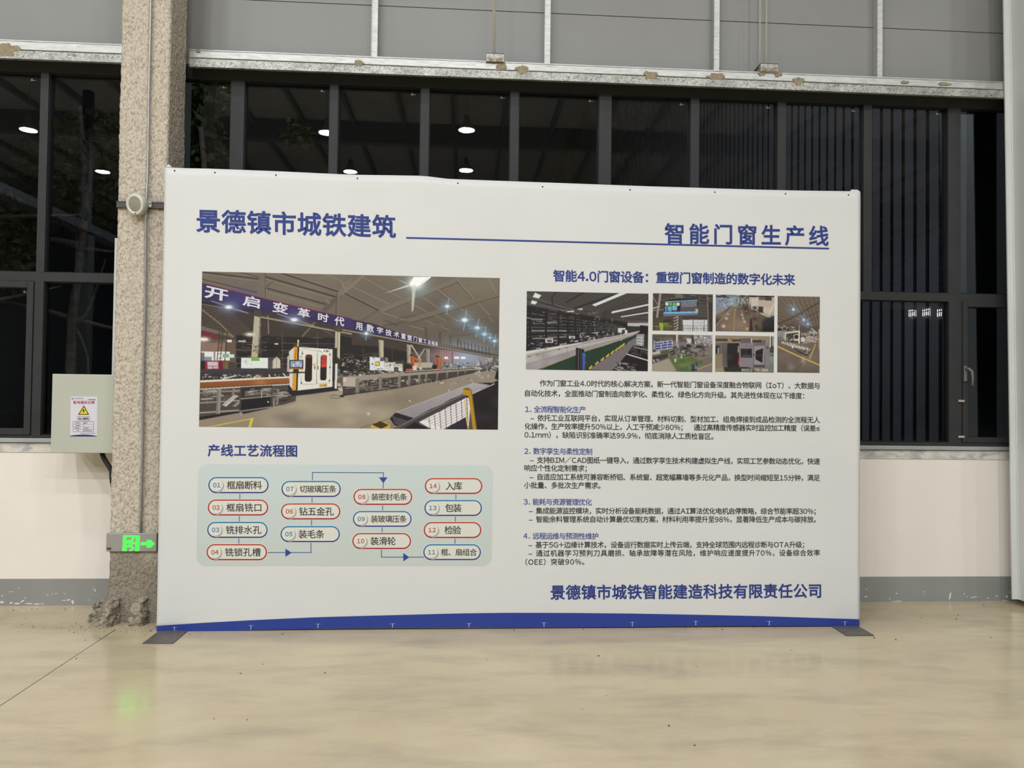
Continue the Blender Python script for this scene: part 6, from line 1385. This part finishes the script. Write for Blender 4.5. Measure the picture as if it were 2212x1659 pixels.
# ------------------------------------------------------------------ outside, at night
def build_outside():
    m = MB(); m.box(-40, 30, .36, 60, -.35, -.15)
    tag(m.build('ground', 'soil'), 'dark ground outside the windows', 'ground', kind='structure')
    # neighbouring shed: corrugated side running away from the hall
    X, y0, y1, h = 4.5, .95, 34.0, 12.2
    t = thing('corrugated_shed', 'dark corrugated metal shed wall seen through the right window panes', 'building', (X, (y0+y1)/2, -.15))
    bm = bmesh.new(); prof = [(0, 0), (.105, 0), (.113, .035), (.143, .035), (.151, 0), (.16, 0)]; pitch = .205
    a = []; y = y0
    while y < y1:
        for u, d in prof[:-1]: a.append((X+d, y+u*pitch/.16))
        y += pitch
    lo = [bm.verts.new((x, yy, -.15)) for x, yy in a]; hi = [bm.verts.new((x, yy, h)) for x, yy in a]
    m = MB(); m.bm.free(); m.bm = bm; m.slots = ['corrugated_sheet', 'gutter_dark_groove_shade']
    for k in range(len(a)-1): bm.faces.new((lo[k], lo[k+1], hi[k+1], hi[k])).material_index = 1 if k % 5 in (1, 2, 3) else 0  # groove faces coloured dark, standing in for the shade inside them
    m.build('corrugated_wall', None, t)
    MB().box(X+.06, X+6, y0+.05, y1, -.15, h-.1).build('shed_body', 'gutter_dark_groove_shade', t)
    MB().box(X-.32, X+.08, y0, y1, h-.12, h+.5).build('eaves_gutter', 'gutter_dark_groove_shade', t)
    # trees
    rng = random.Random(8)
    def tree(label, x, y, hgt, r0, lean, crown, nleaf, mats, branches):
        t = thing('tree', label, 'tree', (x, y, -.15), 'trees outside the left windows')
        m = MB(); pts = [(x+lean*k/8*hgt/8+.05*math.sin(k*1.3), y+.04*math.cos(k), -.15+hgt*k/8) for k in range(9)]
        m.tube(pts, [r0*(1-.085*k) for k in range(9)], seg=10); m.build('trunk', 'bark', t)
        for (z, dx, dy, dz, L, r) in branches:
            p = Vector((x+lean*z/8, y, z)); d = Vector((dx, dy, dz)).normalized(); q = []
            for k in range(7):
                q.append(p.copy()); p = p+d*L/6; d = (d+Vector((rng.uniform(-.25, .25), rng.uniform(-.15, .15), rng.uniform(-.15, .22)))).normalized()
            MB().tube(q, [r*(1-.12*k) for k in range(7)], seg=8).build('branch', 'bark', t)
        for mi, mat in enumerate(mats):
            bm = bmesh.new()
            for _ in range(nleaf//len(mats)):
                c = rng.choice(crown); a = Vector((rng.gauss(0, 1), rng.gauss(0, 1), rng.gauss(0, 1)))
                a = a.normalized()*rng.random()**.4
                p = Vector((c[0]+a.x*c[3], c[1]+a.y*c[3], c[2]+a.z*c[4]))
                d = Vector((rng.gauss(0, 1), rng.gauss(0, 1), rng.gauss(-.4, .6))).normalized(); s = d.orthogonal().normalized()
                s = (Matrix.Rotation(rng.uniform(0, 6.28), 3, d) @ s); n = d.cross(s); L = rng.uniform(.07, .14); w = L*.30
                v = [bm.verts.new(q) for q in (p, p+d*L*.4+s*w+n*L*.06, p+d*L, p+d*L*.4-s*w+n*L*.06)]
                bm.faces.new((v[0], v[1], v[2], v[3]))
            m = MB(); m.bm.free(); m.bm = bm; o = m.build('foliage', mat, t); o['kind'] = 'stuff'
    def at_px(px, py, y): return tuple(on_y(px, py, y))
    P = at_px(163, 700, 4.0)
    c = [at_px(px, py, 4.0+dy)+(r, rz) for px, py, dy, r, rz in ((180, 340, .4, .75, .55), (220, 400, .2, .7, .6), (130, 380, .6, .6, .5), (230, 300, .5, .5, .4), (150, 440, .8, .7, .3))]
    br = [(at_px(165, 540, 4)[2], 1.0, -.1, .05, .7, .035), (at_px(160, 700, 4)[2], .8, -.1, .75, .9, .03), (at_px(165, 690, 4)[2], 1, .05, -.25, 1.2, .03), (at_px(165, 690, 4)[2], -1, .05, .28, 1.6, .035), (at_px(172, 710, 4)[2], .5, -.1, -.85, .8, .016), (at_px(160, 530, 4)[2], -1, .1, .2, 1.8, .05)]
    tree('tree with a grey forked trunk outside, in the pane nearest the sprayed column', P[0], 4.0, 5.2, .085, .05, c, 2600, ['leaf_dark'], br)
    P = at_px(-60, 600, 3.0)
    c = [at_px(px, py, 3.0+dy)+(r, rz) for px, py, dy, r, rz in ((15, 530, .3, .28, .3), (25, 590, .2, .22, .2), (-60, 450, .4, .6, .5), (5, 480, .4, .3, .2))]
    br = [(at_px(0, 470, 3)[2], 1, .1, .02, 1.1, .035), (at_px(0, 650, 3)[2], 1, .1, -.02, .9, .03)]
    tree('tree with drooping bright leaves outside the leftmost window pane', P[0], 3.0, 5.6, .10, .02, c, 900, ['leaf_dark', 'leaf_light'], br)
    P = at_px(425, 700, 3.4)
    c = [at_px(px, py, 3.4+dy)+(r, rz) for px, py, dy, r, rz in ((430, 240, .2, .32, .35), (425, 320, .3, .36, .35), (450, 200, .2, .26, .25), (640, 290, 1.5, .22, .15))]
    tree('dim bushy tree outside the pane right of the sprayed column', P[0], 3.4, 5.0, .08, .03, c, 1500, ['leaf_dark'], [(3.0, .6, .1, .6, 1.2, .03)])
    # a few single leaves close to the glass
    # added fill lamp with housing, unseen above the windows, to light shed and trees
    t = thing('added_outdoor_fill', 'unseen added fill lamp outside above the windows', 'lamp', (-1.5, .5, 7.6))
    MB().box(-1.65, -1.35, .36, .50, 7.6, 7.75, bev=.02).build('lamp_housing', 'gutter_dark_groove_shade', t)
    ld = bpy.data.lights.new('outdoor_fill_light', 'AREA'); ld.shape = 'DISK'; ld.size = .25; ld.energy = 78; ld.color = (.84, .87, 1.0)
    lo = bpy.data.objects.new('outdoor_fill_light', ld); COL.objects.link(lo); lo.parent = t
    lo.location = (0, .06, -.02); lo.rotation_euler = (math.radians(55), 0, math.radians(-35))
build_outside()
for o in list(bpy.data.objects):
    if o.type == 'MESH' and not o.data.polygons: raise RuntimeError('empty '+o.name)
